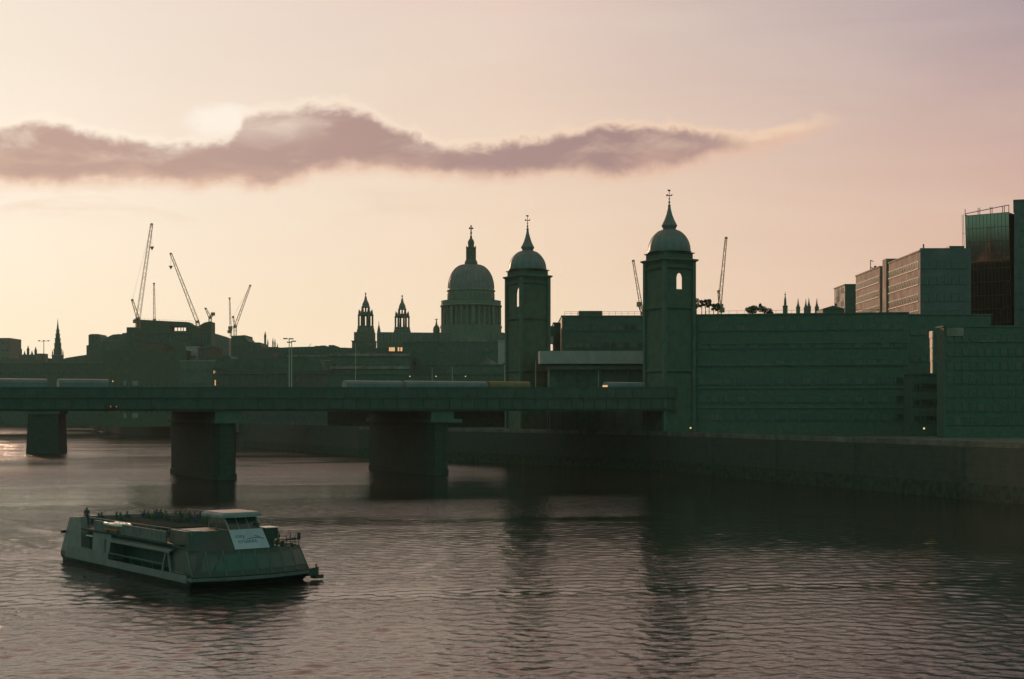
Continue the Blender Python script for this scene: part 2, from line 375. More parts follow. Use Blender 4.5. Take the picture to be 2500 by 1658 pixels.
def build_water():
    """real waves: a fan of fine cells over the visible reach, flat water round it"""
    rng = np.random.default_rng(3)
    ys = [58.0]
    while ys[-1] < 620: ys.append(ys[-1]*1.0034)
    ys = np.array(ys); us = np.linspace(-.44, .44, 640)
    Y = np.repeat(ys[:, None], len(us), 1); Xg = Y*us[None, :]; Hh = np.zeros_like(Y); dy = ys*.0034
    for i in range(110):
        lam = .7*(2.7/.7)**rng.random(); th = rng.normal(-.12, .9); kx, ky = math.sin(th)*2*math.pi/lam, math.cos(th)*2*math.pi/lam
        sl = .0165*(lam/1.2)**-.3; am = sl*lam/(2*math.pi)
        keep = np.clip((lam/np.maximum(dy, Y[:, 0]*.0014)-2.2)/2.0, 0, 1)[:, None]
        gust = .75+.6*np.sin(Xg*.045+rng.random()*6+Y*.02)*np.sin(Y*.05+rng.random()*6+Xg*.012)
        Hh += am*keep*gust*np.sin(kx*Xg+ky*Y+rng.random()*6.28)
    # trailing wake of the boat
    st = BOAT_C-BH*27.5+BP*5.3
    back = -((Xg-st.x)*BH.x+(Y-st.y)*BH.y); lat = np.abs((Xg-st.x)*BP.x+(Y-st.y)*BP.y)
    on = np.clip(back/4, 0, 1)*np.clip((85-back)/50, 0, 1)
    for off, sp, hh, wd in ((4.5, .28, .13, 1.6), (7.5, .34, .09, 1.3), (1.5, .10, .10, 1.4)):
        arm = lat+.8*np.sin(back*.35)-(off+sp*back); Hh += hh*on*np.exp(-(arm/wd)**2)*np.cos(arm*1.6)
    edge = np.clip((Y-58)/4, 0, 1)*np.clip((620-Y)/60, 0, 1)*np.clip((.44-np.abs(us))/.01, 0, 1)[None, :]
    Hh *= edge*(.3+.7*np.clip(((77-Xg)*.943+(215-Y)*.332)/120, 0, 1))
    R_, C_ = Y.shape; co = np.stack([Xg, Y, Hh], -1).reshape(-1, 3)
    idx = np.arange(R_*C_).reshape(R_, C_)
    q = np.stack([idx[:-1, :-1], idx[:-1, 1:], idx[1:, 1:], idx[1:, :-1]], -1).reshape(-1, 4)
    y0, y1 = ys[0], ys[-1]; x0, x1 = y0*.44, y1*.44; W = 2700
    ring_v = np.array([(-W, -15, 0), (W, -15, 0), (W, y0, 0), (-W, y0, 0), (-W, y1, 0), (W, y1, 0), (W, 2600, 0), (-W, 2600, 0)], float); n0 = len(co)
    co = np.vstack([co, ring_v]); a = int(idx[0, 0]); b = int(idx[0, -1]); c = int(idx[-1, -1]); d = int(idx[-1, 0])
    extra = np.array([(n0, n0+1, n0+2, n0+3), (n0+3, a, d, n0+4), (b, n0+2, n0+5, c), (n0+4, n0+5, n0+6, n0+7)])
    q = np.vstack([q, extra])
    me = bpy.data.meshes.new('water'); me.vertices.add(len(co)); me.vertices.foreach_set('co', co.ravel())
    me.loops.add(q.size); me.loops.foreach_set('vertex_index', q.ravel().astype(np.int32))
    me.polygons.add(len(q)); me.polygons.foreach_set('loop_start', np.arange(0, q.size, 4, dtype=np.int32)); me.polygons.foreach_set('use_smooth', np.ones(len(q), bool))
    me.update(calc_edges=True); me.validate(); me.materials.append(make_water())
    o = bpy.data.objects.new('water', me); COL.objects.link(o); return structure(o)
build_water()
GROUND = mat('street_ground', (.06, .085, .068), .9, scale=.05, var=.3)
m = MB(); poly = [(x+.0, y) for x, y in BANK]+[(-2600, 1850), (-2600, 2500), (2600, 2500), (2600, -10), (170, -10)]
bm = bmesh.new(); vs = [bm.verts.new((x, y, GZ-.2)) for x, y in poly]; f = bm.faces.new(vs); bmesh.ops.triangulate(bm, faces=[f])
bmesh.ops.recalc_face_normals(bm, faces=bm.faces)
me = bpy.data.meshes.new('ground'); bm.to_mesh(me); bm.free(); me.materials.append(GROUND)
if me.polygons[0].normal.z < 0: me.flip_normals()
gr = bpy.data.objects.new('ground', me); COL.objects.link(gr); structure(gr)
# the embankment wall that holds the north bank, with its lighter coping
t = thing('embankment_wall', 'long dark stone river wall with a pale coping along the north bank', 'river wall', (BANK[2][0], BANK[2][1], 0))
def strip(pts, off0, off1, z0, z1):
    m = MB(); n = len(pts); rows = []
    for i, pnt in enumerate(pts):
        a = Vector(pts[max(0, i-1)]); b = Vector(pts[min(n-1, i+1)]); d = (b-a).normalized(); nr = Vector((d.y, -d.x))   # nr points inland
        p0 = Vector(pnt)+nr*off0; p1 = Vector(pnt)+nr*off1
        rows.append([(p0.x, p0.y, z0), (p1.x, p1.y, z0), (p1.x, p1.y, z1), (p0.x, p0.y, z1)])
    return m.loft(rows)
rel = [(x-BANK[2][0], y-BANK[2][1]) for x, y in BANK]
strip(rel, 0.0, 1.6, -2, GZ-.25).build('wall', DARKSTONE, t)
strip(rel[:4], .1, .75, GZ-.247, GZ+.75).build('coping', COPING, t)
strip(rel[3:], .1, .75, GZ-.247, GZ+.75).build('parapet', DARKSTONE, t)
WEED = mat('tide_weed', (.028, .045, .032), .9, scale=.9, var=.4)
strip(rel[:5], -.06, .3, -1, 2.6).build('tide_band', WEED, t)
for f in (.12, .34, .55, .76, .93):
    a, b = Vector(rel[1]), Vector(rel[2]); d = (b-a).normalized(); nr = Vector((d.y, -d.x)); c = a.lerp(b, f)-nr*.18; m = MB()
    for sg in (-.25, .25): m.tube((c.x+d.x*sg, c.y+d.y*sg, -.5), (c.x+d.x*sg, c.y+d.y*sg, GZ+.9), .04, n=5)
    for i in range(20): m.tube((c.x-d.x*.25, c.y-d.y*.25, i*.45), (c.x+d.x*.25, c.y+d.y*.25, i*.45), .025, n=4)
    m.build('ladder', STEEL, t)
# ================================================================== RAILWAY BRIDGE
BU = Vector((.888, .460)).normalized(); BV = Vector((-BU.y, BU.x)); BO = Vector((37.7, 339.6))
BROT = math.atan2(BU.y, BU.x)
def bl(px, t=0.0):
    """distance along the bridge (negative = away from the bank) at which a line t metres behind its face meets column px"""
    r = (px-CX)/F; b = BO+BV*t
    return (r*b.y-b.x)/(BU.x-r*BU.y)
def bz(py, s): return EYE+(HZ-py)/F*(BO+BU*s).y          # a level line in the picture is a gentle gradient on the bridge
S0, S1 = bl(-260), 2.0
br = thing('railway_bridge', 'long dark railway girder bridge on stone piers across the river', 'bridge', (BO.x, BO.y, 0), BROT)
def gird(z_of, t0, t1, s0=S0, s1=S1):
    return [[(s0, t0, z_of(s0)[0]), (s0, t1, z_of(s0)[0]), (s0, t1, z_of(s0)[1]), (s0, t0, z_of(s0)[1])],
            [(s1, t0, z_of(s1)[0]), (s1, t1, z_of(s1)[0]), (s1, t1, z_of(s1)[1]), (s1, t0, z_of(s1)[1])]]
for nm, t0 in (('girder', 0.0), ('girder', 36.0)):
    m = MB(); m.loft(gird(lambda s: (bz(1004, s), bz(972, s)), t0, t0+.8))
    s = S1-1
    while s > S0:
        m.box(s-.12, s+.12, t0-.22, t0-.003, bz(996, s)+.02, bz(973, s)); s -= 3.1
    m.loft(gird(lambda s: (bz(999, s), bz(997, s)), t0-.5, t0-.004))
    m.build(nm, STEEL, br)
MB().loft(gird(lambda s: (bz(1001, s), bz(980, s)), .803, 35.99)).build('deck', CONC, br)
for t0 in (-.35, 36.2):
    m = MB(); m.loft(gird(lambda s: (bz(971.5, s), bz(947, s)), t0, t0+.3)); m.loft(gird(lambda s: (bz(947, s)+.003, bz(945, s)), t0-.12, t0+.42))
    s = S1-.5
    while s > S0:
        m.box(s-.1, s+.1, t0-.1, t0-.003, bz(971, s), bz(948, s)); s -= 2.4
    m.build('parapet', STEEL, br)
for px in (583, 1103, -22):
    s1 = bl(px); s0 = s1-4.7
    m = MB()
    for (k0, k1, za, zb_) in ((-.25, .25, -4, 1.2), (0, 0, 1.2, 11.6)):
        a, b = s0+k0, s1+k1
        ring = lambda z, e=0: [(a-e, 2.2, z), (a+.9, .4, z), ((a+b)/2, 0-e, z), (b-.9, .4, z), (b+e, 2.2, z), (b+e, 37, z), ((a+b)/2, 39, z), (a-e, 37, z)]
        m.loft([ring(za), ring(zb_)])
    pier = m.build('pier', DARKSTONE, br)
    m = MB(); a, b = s0-.5, s1+2.3
    m.box(a, b, -.5, 38, 11.603, 12.35); m.box(a+.4, b-1.6, .3, 37, 12.353, bz(1004.5, s0)-.01)
    m.build('pier_cap', STONE, pier)
    for q in range(4):
        MB().box(s0+.8, s1-.8, 2+q*10.5, 3.2+q*10.5, 12.36, bz(1004.4, s0)-.02).build('bearing', STEEL, pier)
# trains behind the parapet
def train(label, s0, s1, t0, side, lit_end=False, cat='train car', group='train cars on the railway bridge'):
    z0 = bz(970.5, (s0+s1)/2); gx = BO+BU*s0+BV*t0; L = s1-s0; top = 3.75
    t = thing('train_car', label, cat, (gx.x, gx.y, z0), BROT, group)
    prof = [(0, .9), (0, 3.0), (.25, 3.5), (.8, 3.72), (1.4, top), (2.0, 3.72), (2.55, 3.5), (2.8, 3.0), (2.8, .9)]
    m = MB(); m.loft([[(q, a, b) for a, b in prof] for q in (.15, L-.15)]); m.build('body', side, t)
    for k in range(2):
        c = 2.4 if k == 0 else L-2.4
        m = MB(); m.box(c-1.2, c+1.2, .3, 2.5, .15, .86)
        for q in (-.8, .8): m.lathe([(.44, 0), (.44, .1)], 12, (c+q, .35, .46))
        m.build('bogie', STEEL, t)
    n = max(2, int(L/2.2))
    for k in range(n): window(t, win_mesh(1.35, .85, side, GLASS, 0, .07), ((k+.5)*L/n, -.003, 1.2))
    if lit_end:
        m = MB(); m.box(.02, .147, .35, 2.45, 1.9, 2.95); m.build('cab_window', WARM, t)
        m = MB(); m.box(.02, .147, .5, 2.3, 1.0, 1.75); m.build('front_panel', ORANGE, t)
    return t
T0 = 5.0
for a, b, lab, mt, le in ((-75, 118, 'blue grey train car at the left edge of the photo, on the bridge', TRAIN, 0),
                          (143, 268, 'blue grey train car second from the left on the bridge, dark gap beside it', TRAIN, 0),
                          (845, 985, 'grey train car at the rear of the train under the west towers', TRAIN, 0),
                          (989, 1192, 'long grey train car coupled to the orange sided one', TRAIN, 0),
                          (1196, 1297, 'orange brown sided train car left of the farther domed tower', TRAINO, 0),
                          (1484, 1577, 'dim train car with a glowing orange cab end by the nearer domed tower', TRAIN, 1)):
    train(lab, bl(a, T0), bl(b, T0), T0, mt, le)
# thin masts on the bridge
MASTM = mat('galvanised_pole', (.42, .34, .30), .6, var=.1)
def mast(px, ytop, t, label, heads=(), r=.11, group='thin masts standing on the railway bridge'):
    s = bl(px, t); g_ = BO+BU*s+BV*t; z0 = bz(980, s); H = Z(ytop, g_.y)-z0
    o = thing('mast', label, 'mast', (g_.x, g_.y, z0), BROT, group)
    m = MB(); m.tube((0, 0, 0), (0, 0, H), r*1.35, r*1.0, 8); m.box(-.3, .3, -.3, .3, 0, .25); m.build('pole', MASTM, o)
    for (dx, dz) in heads:
        h_ = MB(); h_.box(dx-.45, dx+.45, -.2, .2, H+dz-.12, H+dz+.12); h_.tube((0, 0, H+dz-.05), (dx, 0, H+dz-.05), .05); h_.build('lamp_head', STEEL, o)
    return o
mast(706, 826, 20, 'tall pale twin lamp mast on the bridge, the taller of a close pair', ((-.9, -.1), (.5, -.1)), .09)
mast(712, 832, 22, 'tall pale lamp mast on the bridge, the shorter of a close pair', ((.5, -.1), (-.6, -.35)), .09)
mast(868, 838, 24, 'single thin pale mast on the bridge below the left west tower', (), .07)
for px, yt, lb in ((1055, 895, 'thin mast on the bridge below the big dome, nearer its left edge'), (1104, 892, 'thin mast on the bridge just left of the dome axis'),
                   (1232, 888, 'thin mast on the bridge just left of the farther domed tower base'), (1308, 880, 'thin mast just right of the orange train car end'),
                   (1340, 900, 'thin mast under the left end of the pale curved canopy'), (1461, 905, 'thin mast left of the glowing train cab')):
    mast(px, yt, 14, lb, ((0, 0),), .05)
for px, py, nm, lab, mt in ((275, 931, 'signal_lamp', 'small bright lamp above the bridge parapet, right end of the left train', LAMPY), (1000, 919, 'signal_lamp', 'tiny white lamp over the bridge at the left of a row of three', LAMPY),
                      (1064, 919, 'signal_lamp', 'tiny white lamp over the bridge in the middle of a row of three', LAMPY), (1136, 919, 'signal_lamp', 'tiny white lamp over the bridge at the right of a row of three', LAMPY),
                      (270, 993, 'signal_lamp', 'dim red signal light on the bridge girder, left of a pair', RED), (284, 993, 'signal_lamp', 'dim red signal light on the bridge girder, right of a pair', RED)):
    tt = 16 if py < 950 else -.75
    s = bl(px, tt); g_ = BO+BU*s+BV*tt; r_ = .12
    o = thing(nm, lab, 'signal', (g_.x, g_.y, Z(py, g_.y)), BROT, 'small lights on the railway bridge')
    MB().ball((0, -.12, 0), r_, 10).build('lens', mt, o)
    m = MB(); m.box(-.25, .25, -.05, .25, -.32, .32)
    if py < 950: m.tube((0, .1, -.32), (0, .1, bz(980, s)-Z(py, g_.y)), .06)
    else: m.box(-.06, .06, .25, .6, -.1, .1)
    m.build('housing', STEEL, o)

# ================================================================== DOMED RIVER TOWERS
def arch_wall(m, ax, w, z0, z1, thick, opens):
    """a wall w wide (centred) with round-headed openings; ax maps (along, out, z) to 3-D. opens: (centre, half width, sill, spring)"""
    cuts = sorted(opens); x = -w/2
    def bx(a, b, za, zb_, zb2=None):
        zb2 = zb_ if zb2 is None else zb2
        return m.loft([[ax(a, 0, za), ax(b, 0, za), ax(b, thick, za), ax(a, thick, za)], [ax(a, 0, zb_), ax(b, 0, zb2), ax(b, thick, zb2), ax(a, thick, zb_)]])
    for c, h, si, sp in cuts:
        bx(x, c-h, z0, z1); bx(c-h, c+h, z0, si)
        n = 8
        for i in range(n):
            a = c-h+2*h*i/n; b = c-h+2*h*(i+1)/n
            za = sp+1.25*math.sqrt(max(0, h*h-(a-c)**2)); zb_ = sp+1.25*math.sqrt(max(0, h*h-(b-c)**2))
            m.loft([[ax(a, 0, za), ax(b, 0, zb_), ax(b, thick, zb_), ax(a, thick, za)], [ax(a, 0, z1), ax(b, 0, z1), ax(b, thick, z1), ax(a, thick, z1)]])
        x = c+h
    bx(x, w/2, z0, z1)
def river_tower(px, D, k, label, opens):
    """k = metres per photo pixel; z levels given in photo pixels"""
    zt = lambda py: Z(py, D)
    y0 = {1: 0, 2: 0}
    o = thing('domed_tower', label, 'tower', (X(px, D), D, 0), BROT, 'pair of domed brick towers at the bridge end')
    a = 57/1.387*k
    return o, a, zt
def make_tower(px, D, label, lv, half, front, left, right, back):
    k = D/F; a = half*k; zt = lambda py: Z(py, D)
    o = thing('domed_tower', label, 'tower', (X(px, D), D, 0), BROT, 'pair of domed brick towers at the bridge end')
    # body of four walls (openings seen through), solid below
    zb_, zt_ = zt(lv['sill'])-1.2, zt(lv['corn'])-.3
    m = MB(); th = .4
    face = {'F': lambda s, q, z: (s, -a+q, z), 'B': lambda s, q, z: (s, a-q, z), 'L': lambda s, q, z: (-a+q, s, z), 'R': lambda s, q, z: (a-q, s, z)}
    for kf, op in (('F', front), ('B', back), ('L', left), ('R', right)):
        w = 2*a if kf in 'FB' else 2*a-2*th
        arch_wall(m, face[kf], w, zb_, zt_, th, [(c*a, h*a, zt(lv['sill']), zt(lv['spring'])) for c, h in op])
    m.box(-a, a, -a, a, -2, zb_-.003)
    m.build('wall', YBRICK, o)
    # slim corner pilasters, string courses, cornice, attic
    m = MB()
    for sx in (-1, 1):
        for sy in (-1, 1):
            m.box(sx*a-.55 if sx < 0 else a-.35, sx*a+.35 if sx < 0 else a+.55, sy*a-.55 if sy < 0 else a-.35, sy*a+.35 if sy < 0 else a+.55, -2, zt(lv['corn'])-.31)
    for py, e, h in lv['strings']:
        m.lathe([(a+e*.4, zt(py)-h), (a+e, zt(py)-h*.3), (a+e, zt(py)), (a+e*.4, zt(py)+.05)], 4, rot=math.pi/4, sq=True)
    m.build('string_course', STONE, o)
    zc = zt(lv['corn']); e = (lv['cw']/2-half*1.387+0)*k/1.2
    MB().lathe([(a+.15, zc-1.0), (a+.5, zc-.55), (a+e, zc-.2), (a+e, zc+.12), (a+.1, zc+.3)], 4, rot=math.pi/4, sq=True).build('cornice', STONE, o)
    za = zt(lv['attic'])
    m = MB(); m.lathe([(a, zc+.31), (a, za-.3), (a+.35, za-.2), (a+.35, za), (a*.85, za+.15)], 4, rot=math.pi/4, sq=True)
    m.build('attic', YBRICK, o)
    rd = lv['dw']/2*k; hd = (lv['attic']-lv['dtop'])*k
    dome = MB()
    pr = [(rd*1.03, za+.16), (rd*1.03, za+.5)]+[(rd*math.cos(R(i)), za+.5+hd*1.06*math.sin(R(i))) for i in range(0, 71, 7)]
    dome.lathe(pr, 48)
    for i in range(16):
        an = 2*math.pi*i/16
        for q in range(0, 63, 7):
            p0, p1 = [(rd*1.004*math.cos(R(v_))*math.cos(an), rd*1.004*math.cos(R(v_))*math.sin(an), za+.5+hd*1.06*math.sin(R(v_))) for v_ in (q, q+7)]
            dome.tube(p0, p1, .06, n=4)
    dome.build('dome', LEAD, o, smooth=40)
    pr = [(w*k/2, zt(py)) for w, py in lv['lantern']]
    MB().lathe(pr, 16).build('lantern', LEAD, o, smooth=30)
    m = MB(); w0, w1 = lv['vane']; m.tube((0, 0, zt(w0)-.3), (0, 0, zt(w1)), .13, .07)
    zz = zt(w1)-1.15
    for an in (0, math.pi/2):
        c, s_ = math.cos(an+R(20)), math.sin(an+R(20))
        m.tube((-.8*c, -.8*s_, zz), (.8*c, .8*s_, zz), .07); m.ball((.8*c, .8*s_, zz+.12), .16, 8); m.ball((-.8*c, -.8*s_, zz+.12), .16, 8)
    m.ball((0, 0, zt(w0)+.6), .28, 8); m.ball((0, 0, zz-.8), .2, 8)
    m.loft([[(-.42, -.05, zt(w1)-.1), (.3, -.05, zt(w1)-.1), (.3, -.05, zt(w1)+.28), (-.42, -.05, zt(w1)+.28)], [(-.42, .05, zt(w1)-.1), (.3, .05, zt(w1)-.1), (.3, .05, zt(w1)+.28), (-.42, .05, zt(w1)+.28)]])
    m.build('weathervane', STEEL, o)
    return o
make_tower(1634, 345, 'nearer and taller domed brick tower with an arched opening right of centre',
    dict(sill=709, spring=681, corn=637, cw=138, attic=619, dw=104, dtop=566, strings=((656, .55, .5), (752, .5, .6), (905, .5, .6)),
         lantern=((40, 574), (36, 566), (32, 562), (33, 557), (37, 554), (39, 551), (33, 545), (24, 536), (15, 524), (9, 512), (6, 504), (8, 503), (4, 499)), vane=(500, 466)),
    41.0, [(0.06, .22)], [], [(.42, .5)], [])
make_tower(1288, 392, 'farther domed brick tower with an arched opening left of centre',
    dict(sill=751, spring=720, corn=676, cw=122, attic=661, dw=91, dtop=617, strings=((692, .5, .5), (778, .5, .6), (905, .5, .6)),
         lantern=((34, 624), (30, 617), (27, 613), (28, 609), (31, 607), (33, 604), (28, 599), (20, 591), (13, 580), (7, 569), (5, 561), (7, 560), (4, 557)), vane=(558, 528)),
    36.6, [], [(-.55, .33)], [], [(-.15, .6)])

# ================================================================== CATHEDRAL
DC = 900.0; KC = DC/F
zc_ = lambda zy: Z(530+zy*.2743, DC)
ca = thing('cathedral', 'great domed cathedral with tall lantern and cross above the rooftops', 'cathedral', (X(1150, DC), DC, 0))
q = .2743*KC
def prof(seq): return [(max(.02, r*q), zc_(zy)) for r, zy in seq]
m = MB(); m.lathe(prof([(270, 1160), (270, 1000), (276, 985), (276, 972), (240, 968), (236, 962), (236, 800)]), 64); m.build('drum', PALE, ca, smooth=30)
m = MB(); m.lathe(prof([(236, 803), (272, 802), (277, 795), (272, 788), (266, 786), (266, 754), (269, 750), (240, 748), (212, 746)]), 64); m.build('peristyle_entablature', PALE, ca, smooth=30)
for i in range(32):
    an = 2*math.pi*(i+.5)/32
    if i % 4 == 0:
        mm = MB(); r0, r1 = 238*q, 264*q; wd = 15*q
        d = Vector((math.cos(an), math.sin(an))); n_ = Vector((-d.y, d.x))
        mm.loft([[(d.x*r0-n_.x*wd, d.y*r0-n_.y*wd, z), (d.x*r1-n_.x*wd, d.y*r1-n_.y*wd, z), (d.x*r1+n_.x*wd, d.y*r1+n_.y*wd, z), (d.x*r0+n_.x*wd, d.y*r0+n_.y*wd, z)] for z in (zc_(966), zc_(804))])
        mm.build('niche_pier', PALE, ca)
    else:
        MB().lathe([(.75, zc_(966)), (.62, zc_(960)), (.55, zc_(812)), (.75, zc_(805))], 10, (262*q*math.cos(an), 262*q*math.sin(an), 0)).build('column', PALE, ca, smooth=40)
m = MB(); m.lathe(prof([(206, 747), (208, 744), (208, 668), (216, 663), (216, 655), (206, 650)]), 64); at = m.build('attic', PALE, ca, smooth=30)
for i in range(32):
    an = 2*math.pi*i/32
    window(ca, win_mesh(1.5, 3.3, PALE, GLASS, 0, .25), (209.2*q*math.cos(an), 209.2*q*math.sin(an), zc_(732)), an+math.pi/2)
dome_pts = [(205, 650)]+[(55+(204-55)*math.cos(R(i))**.92, 640-214*math.sin(R(i))) for i in range(0, 89, 6)]+[(57, 425)]
m = MB(); m.lathe(prof(dome_pts), 72)
for i in range(32):
    an = 2*math.pi*i/32
    for (r0, z0), (r1, z1) in zip(dome_pts[1:-2], dome_pts[2:-1]):
        m.tube((r0*q*1.004*math.cos(an), r0*q*1.004*math.sin(an), zc_(z0)), (r1*q*1.004*math.cos(an), r1*q*1.004*math.sin(an), zc_(z1)), .22, n=4)
m.build('dome', LEAD, ca, smooth=40)
m = MB(); m.lathe(prof([(57, 426), (57, 412), (60, 410), (60, 405), (52, 402), (47, 382), (38, 380), (38, 288), (44, 286), (46, 278), (46, 270), (30, 268), (27, 264), (27, 240), (30, 236), (28, 220), (22, 205), (14, 196), (11, 190), (10, 178), (8, 170), (5, 158), (4, 152)]), 24)
for i in range(8):
    an = 2*math.pi*i/8+.39
    c, s_ = math.cos(an), math.sin(an)
    m.lathe([(5*q, zc_(378)), (5*q, zc_(290))], 6, (42*q*c, 42*q*s_, 0)); m.ball((50*q*c, 50*q*s_, zc_(395)), 6*q, 6, 1.6); m.ball((43*q*c, 43*q*s_, zc_(262)), 3.5*q, 6, 1.8)
m.build('lantern', STONE, ca, smooth=35)
m = MB(); m.ball((0, 0, zc_(143)), 10*q, 14); m.tube((0, 0, zc_(136)), (0, 0, zc_(80)), .42, .34); m.tube((-13*q, 0, zc_(100)), (13*q, 0, zc_(100)), .38)
for p_ in ((-13*q, zc_(100)), (13*q, zc_(100)), (0, zc_(80))): m.ball((p_[0], 0, p_[1]), .6, 8)
m.build('cross', mat('gilt_bronze', (.20, .15, .07), .45, metal=.6), ca)
# nave, transept, podium
cx0 = X(1150, DC)
m = MB(); NX = lambda zx: (X(840+zx*.2743, DC)-cx0)
m.box(NX(300), NX(1440), -6, 30, -2, zc_(1036)); m.box(NX(850), NX(1425), -16, -6.01, -2, zc_(1040)); m.build('nave', STONE, ca)
m = MB(); m.profile([(NX(300), zc_(1036)+.003), (NX(868), zc_(1036)+.003), (NX(862), zc_(1028)), (NX(300), zc_(1022))], 2, 20); m.build('roof', LEAD, ca)
for k in range(18): window(ca, win_mesh(2.4, 5.5, PALE, GLASS, 0, .35), (NX(330+k*30), -6.0, zc_(1120)))
for k in range(9): window(ca, win_mesh(2.4, 5.5, PALE, GLASS, 0, .35), (NX(890+k*60), -16.0, zc_(1120)))
m = MB(); m.lathe([(2.0, zc_(1040)), (2.2, zc_(1010)), (1.9, zc_(985)), (.8, zc_(965)), (.5, zc_(950)), (.35, zc_(925)), (.12, zc_(905))], 10, (NX(825), -4, 0)); m.tube((NX(825)-1.1, -4, zc_(915)), (NX(825)+1.1, -4, zc_(915)), .2)
m.build('cupola', STONE, ca, smooth=35)
m = MB(); m.lathe([(1.3, zc_(1030)), (1.0, zc_(1000)), (.7, zc_(975)), (.25, zc_(950)), (.1, zc_(915))], 8, (NX(294), 12, 0)); m.build('finial', STONE, ca, smooth=35)
for lab, zx, top, DT, sc in (('left of the two slender west towers, slightly taller, with open stages and pineapple top', 192, 672, 960, 1.0), ('right of the two slender west towers, with open stages and pineapple top', 517, 694, 985, .965)):
    kt = .2743*DT/F; zz = lambda v: Z(530+v*.2743, DT)
    hh = lambda v: zz(top+(v-672)*sc)                # levels measured on the left tower, scaled for the other
    tw = thing('west_tower', lab, 'tower', (X(840+zx*.2743, DT), DT, 0), 0.0, 'twin west towers of the cathedral')
    rr = lambda v: v*kt*sc
    m = MB(); m.box(-rr(112), rr(88), -rr(90), rr(90), -2, hh(1105)); m.box(-rr(95), rr(80), -rr(80), rr(80), hh(1105), hh(1028)); m.box(-rr(118), rr(92), -rr(96), rr(96), hh(1112), hh(1104)+.02)
    m.lathe([(rr(82), hh(1028)), (rr(78), hh(1005)), (rr(72), hh(985)), (rr(74), hh(975)), (rr(70), hh(970))], 16); tb = m.build('base', STONE, tw)
    m = MB()
    for kk in range(8):
        an = math.pi/4*kk+.39; c, s_ = math.cos(an), math.sin(an)
        for (rad, wv) in ((64, 4.2), (40, 6.5)): m.lathe([(rr(wv), hh(970)), (rr(wv*.85), hh(880))], 8, (rr(rad)*c, rr(rad)*s_, 0))
        if kk % 2 == 0:
            for dd in (-.16, .16): m.lathe([(rr(4), hh(970)), (rr(3.6), hh(880))], 8, (rr(66)*math.cos(an+dd), rr(66)*math.sin(an+dd), 0))
        m.lathe([(rr(5), hh(866)), (rr(6), hh(850)), (rr(3), hh(838)), (rr(1.5), hh(822))], 6, (rr(62)*c, rr(62)*s_, 0))
    m.lathe([(rr(48), hh(882)), (rr(70), hh(880)), (rr(72), hh(868)), (rr(50), hh(864))], 16)
    m.build('colonnade', STONE, tw, smooth=35)
    m = MB()
    for kk in range(8):
        an = math.pi/4*kk; m.lathe([(rr(4.5), hh(866)), (rr(4.2), hh(806))], 8, (rr(34)*math.cos(an), rr(34)*math.sin(an), 0))
        m.lathe([(rr(5), hh(866)), (rr(4), hh(834))], 6, (rr(48)*math.cos(an), rr(48)*math.sin(an), 0))
    m.lathe([(rr(30), hh(866)), (rr(44), hh(864)), (rr(44), hh(850)), (rr(30), hh(846))], 16); m.build('upper_stage', STONE, tw, smooth=35)
    m = MB(); m.lathe([(rr(30), hh(808)), (rr(39), hh(806)), (rr(39), hh(798)), (rr(33), hh(794)), (rr(32), hh(780)), (rr(28), hh(765)), (rr(20), hh(750)), (rr(14), hh(738)), (rr(12), hh(725)), (rr(9), hh(712)), (rr(5), hh(702)), (rr(3), hh(694)), (rr(6), hh(688)), (rr(7), hh(680)), (rr(4), hh(674)), (.05, hh(670))], 16)
    m.build('ogee_roof', LEAD, tw, smooth=40)

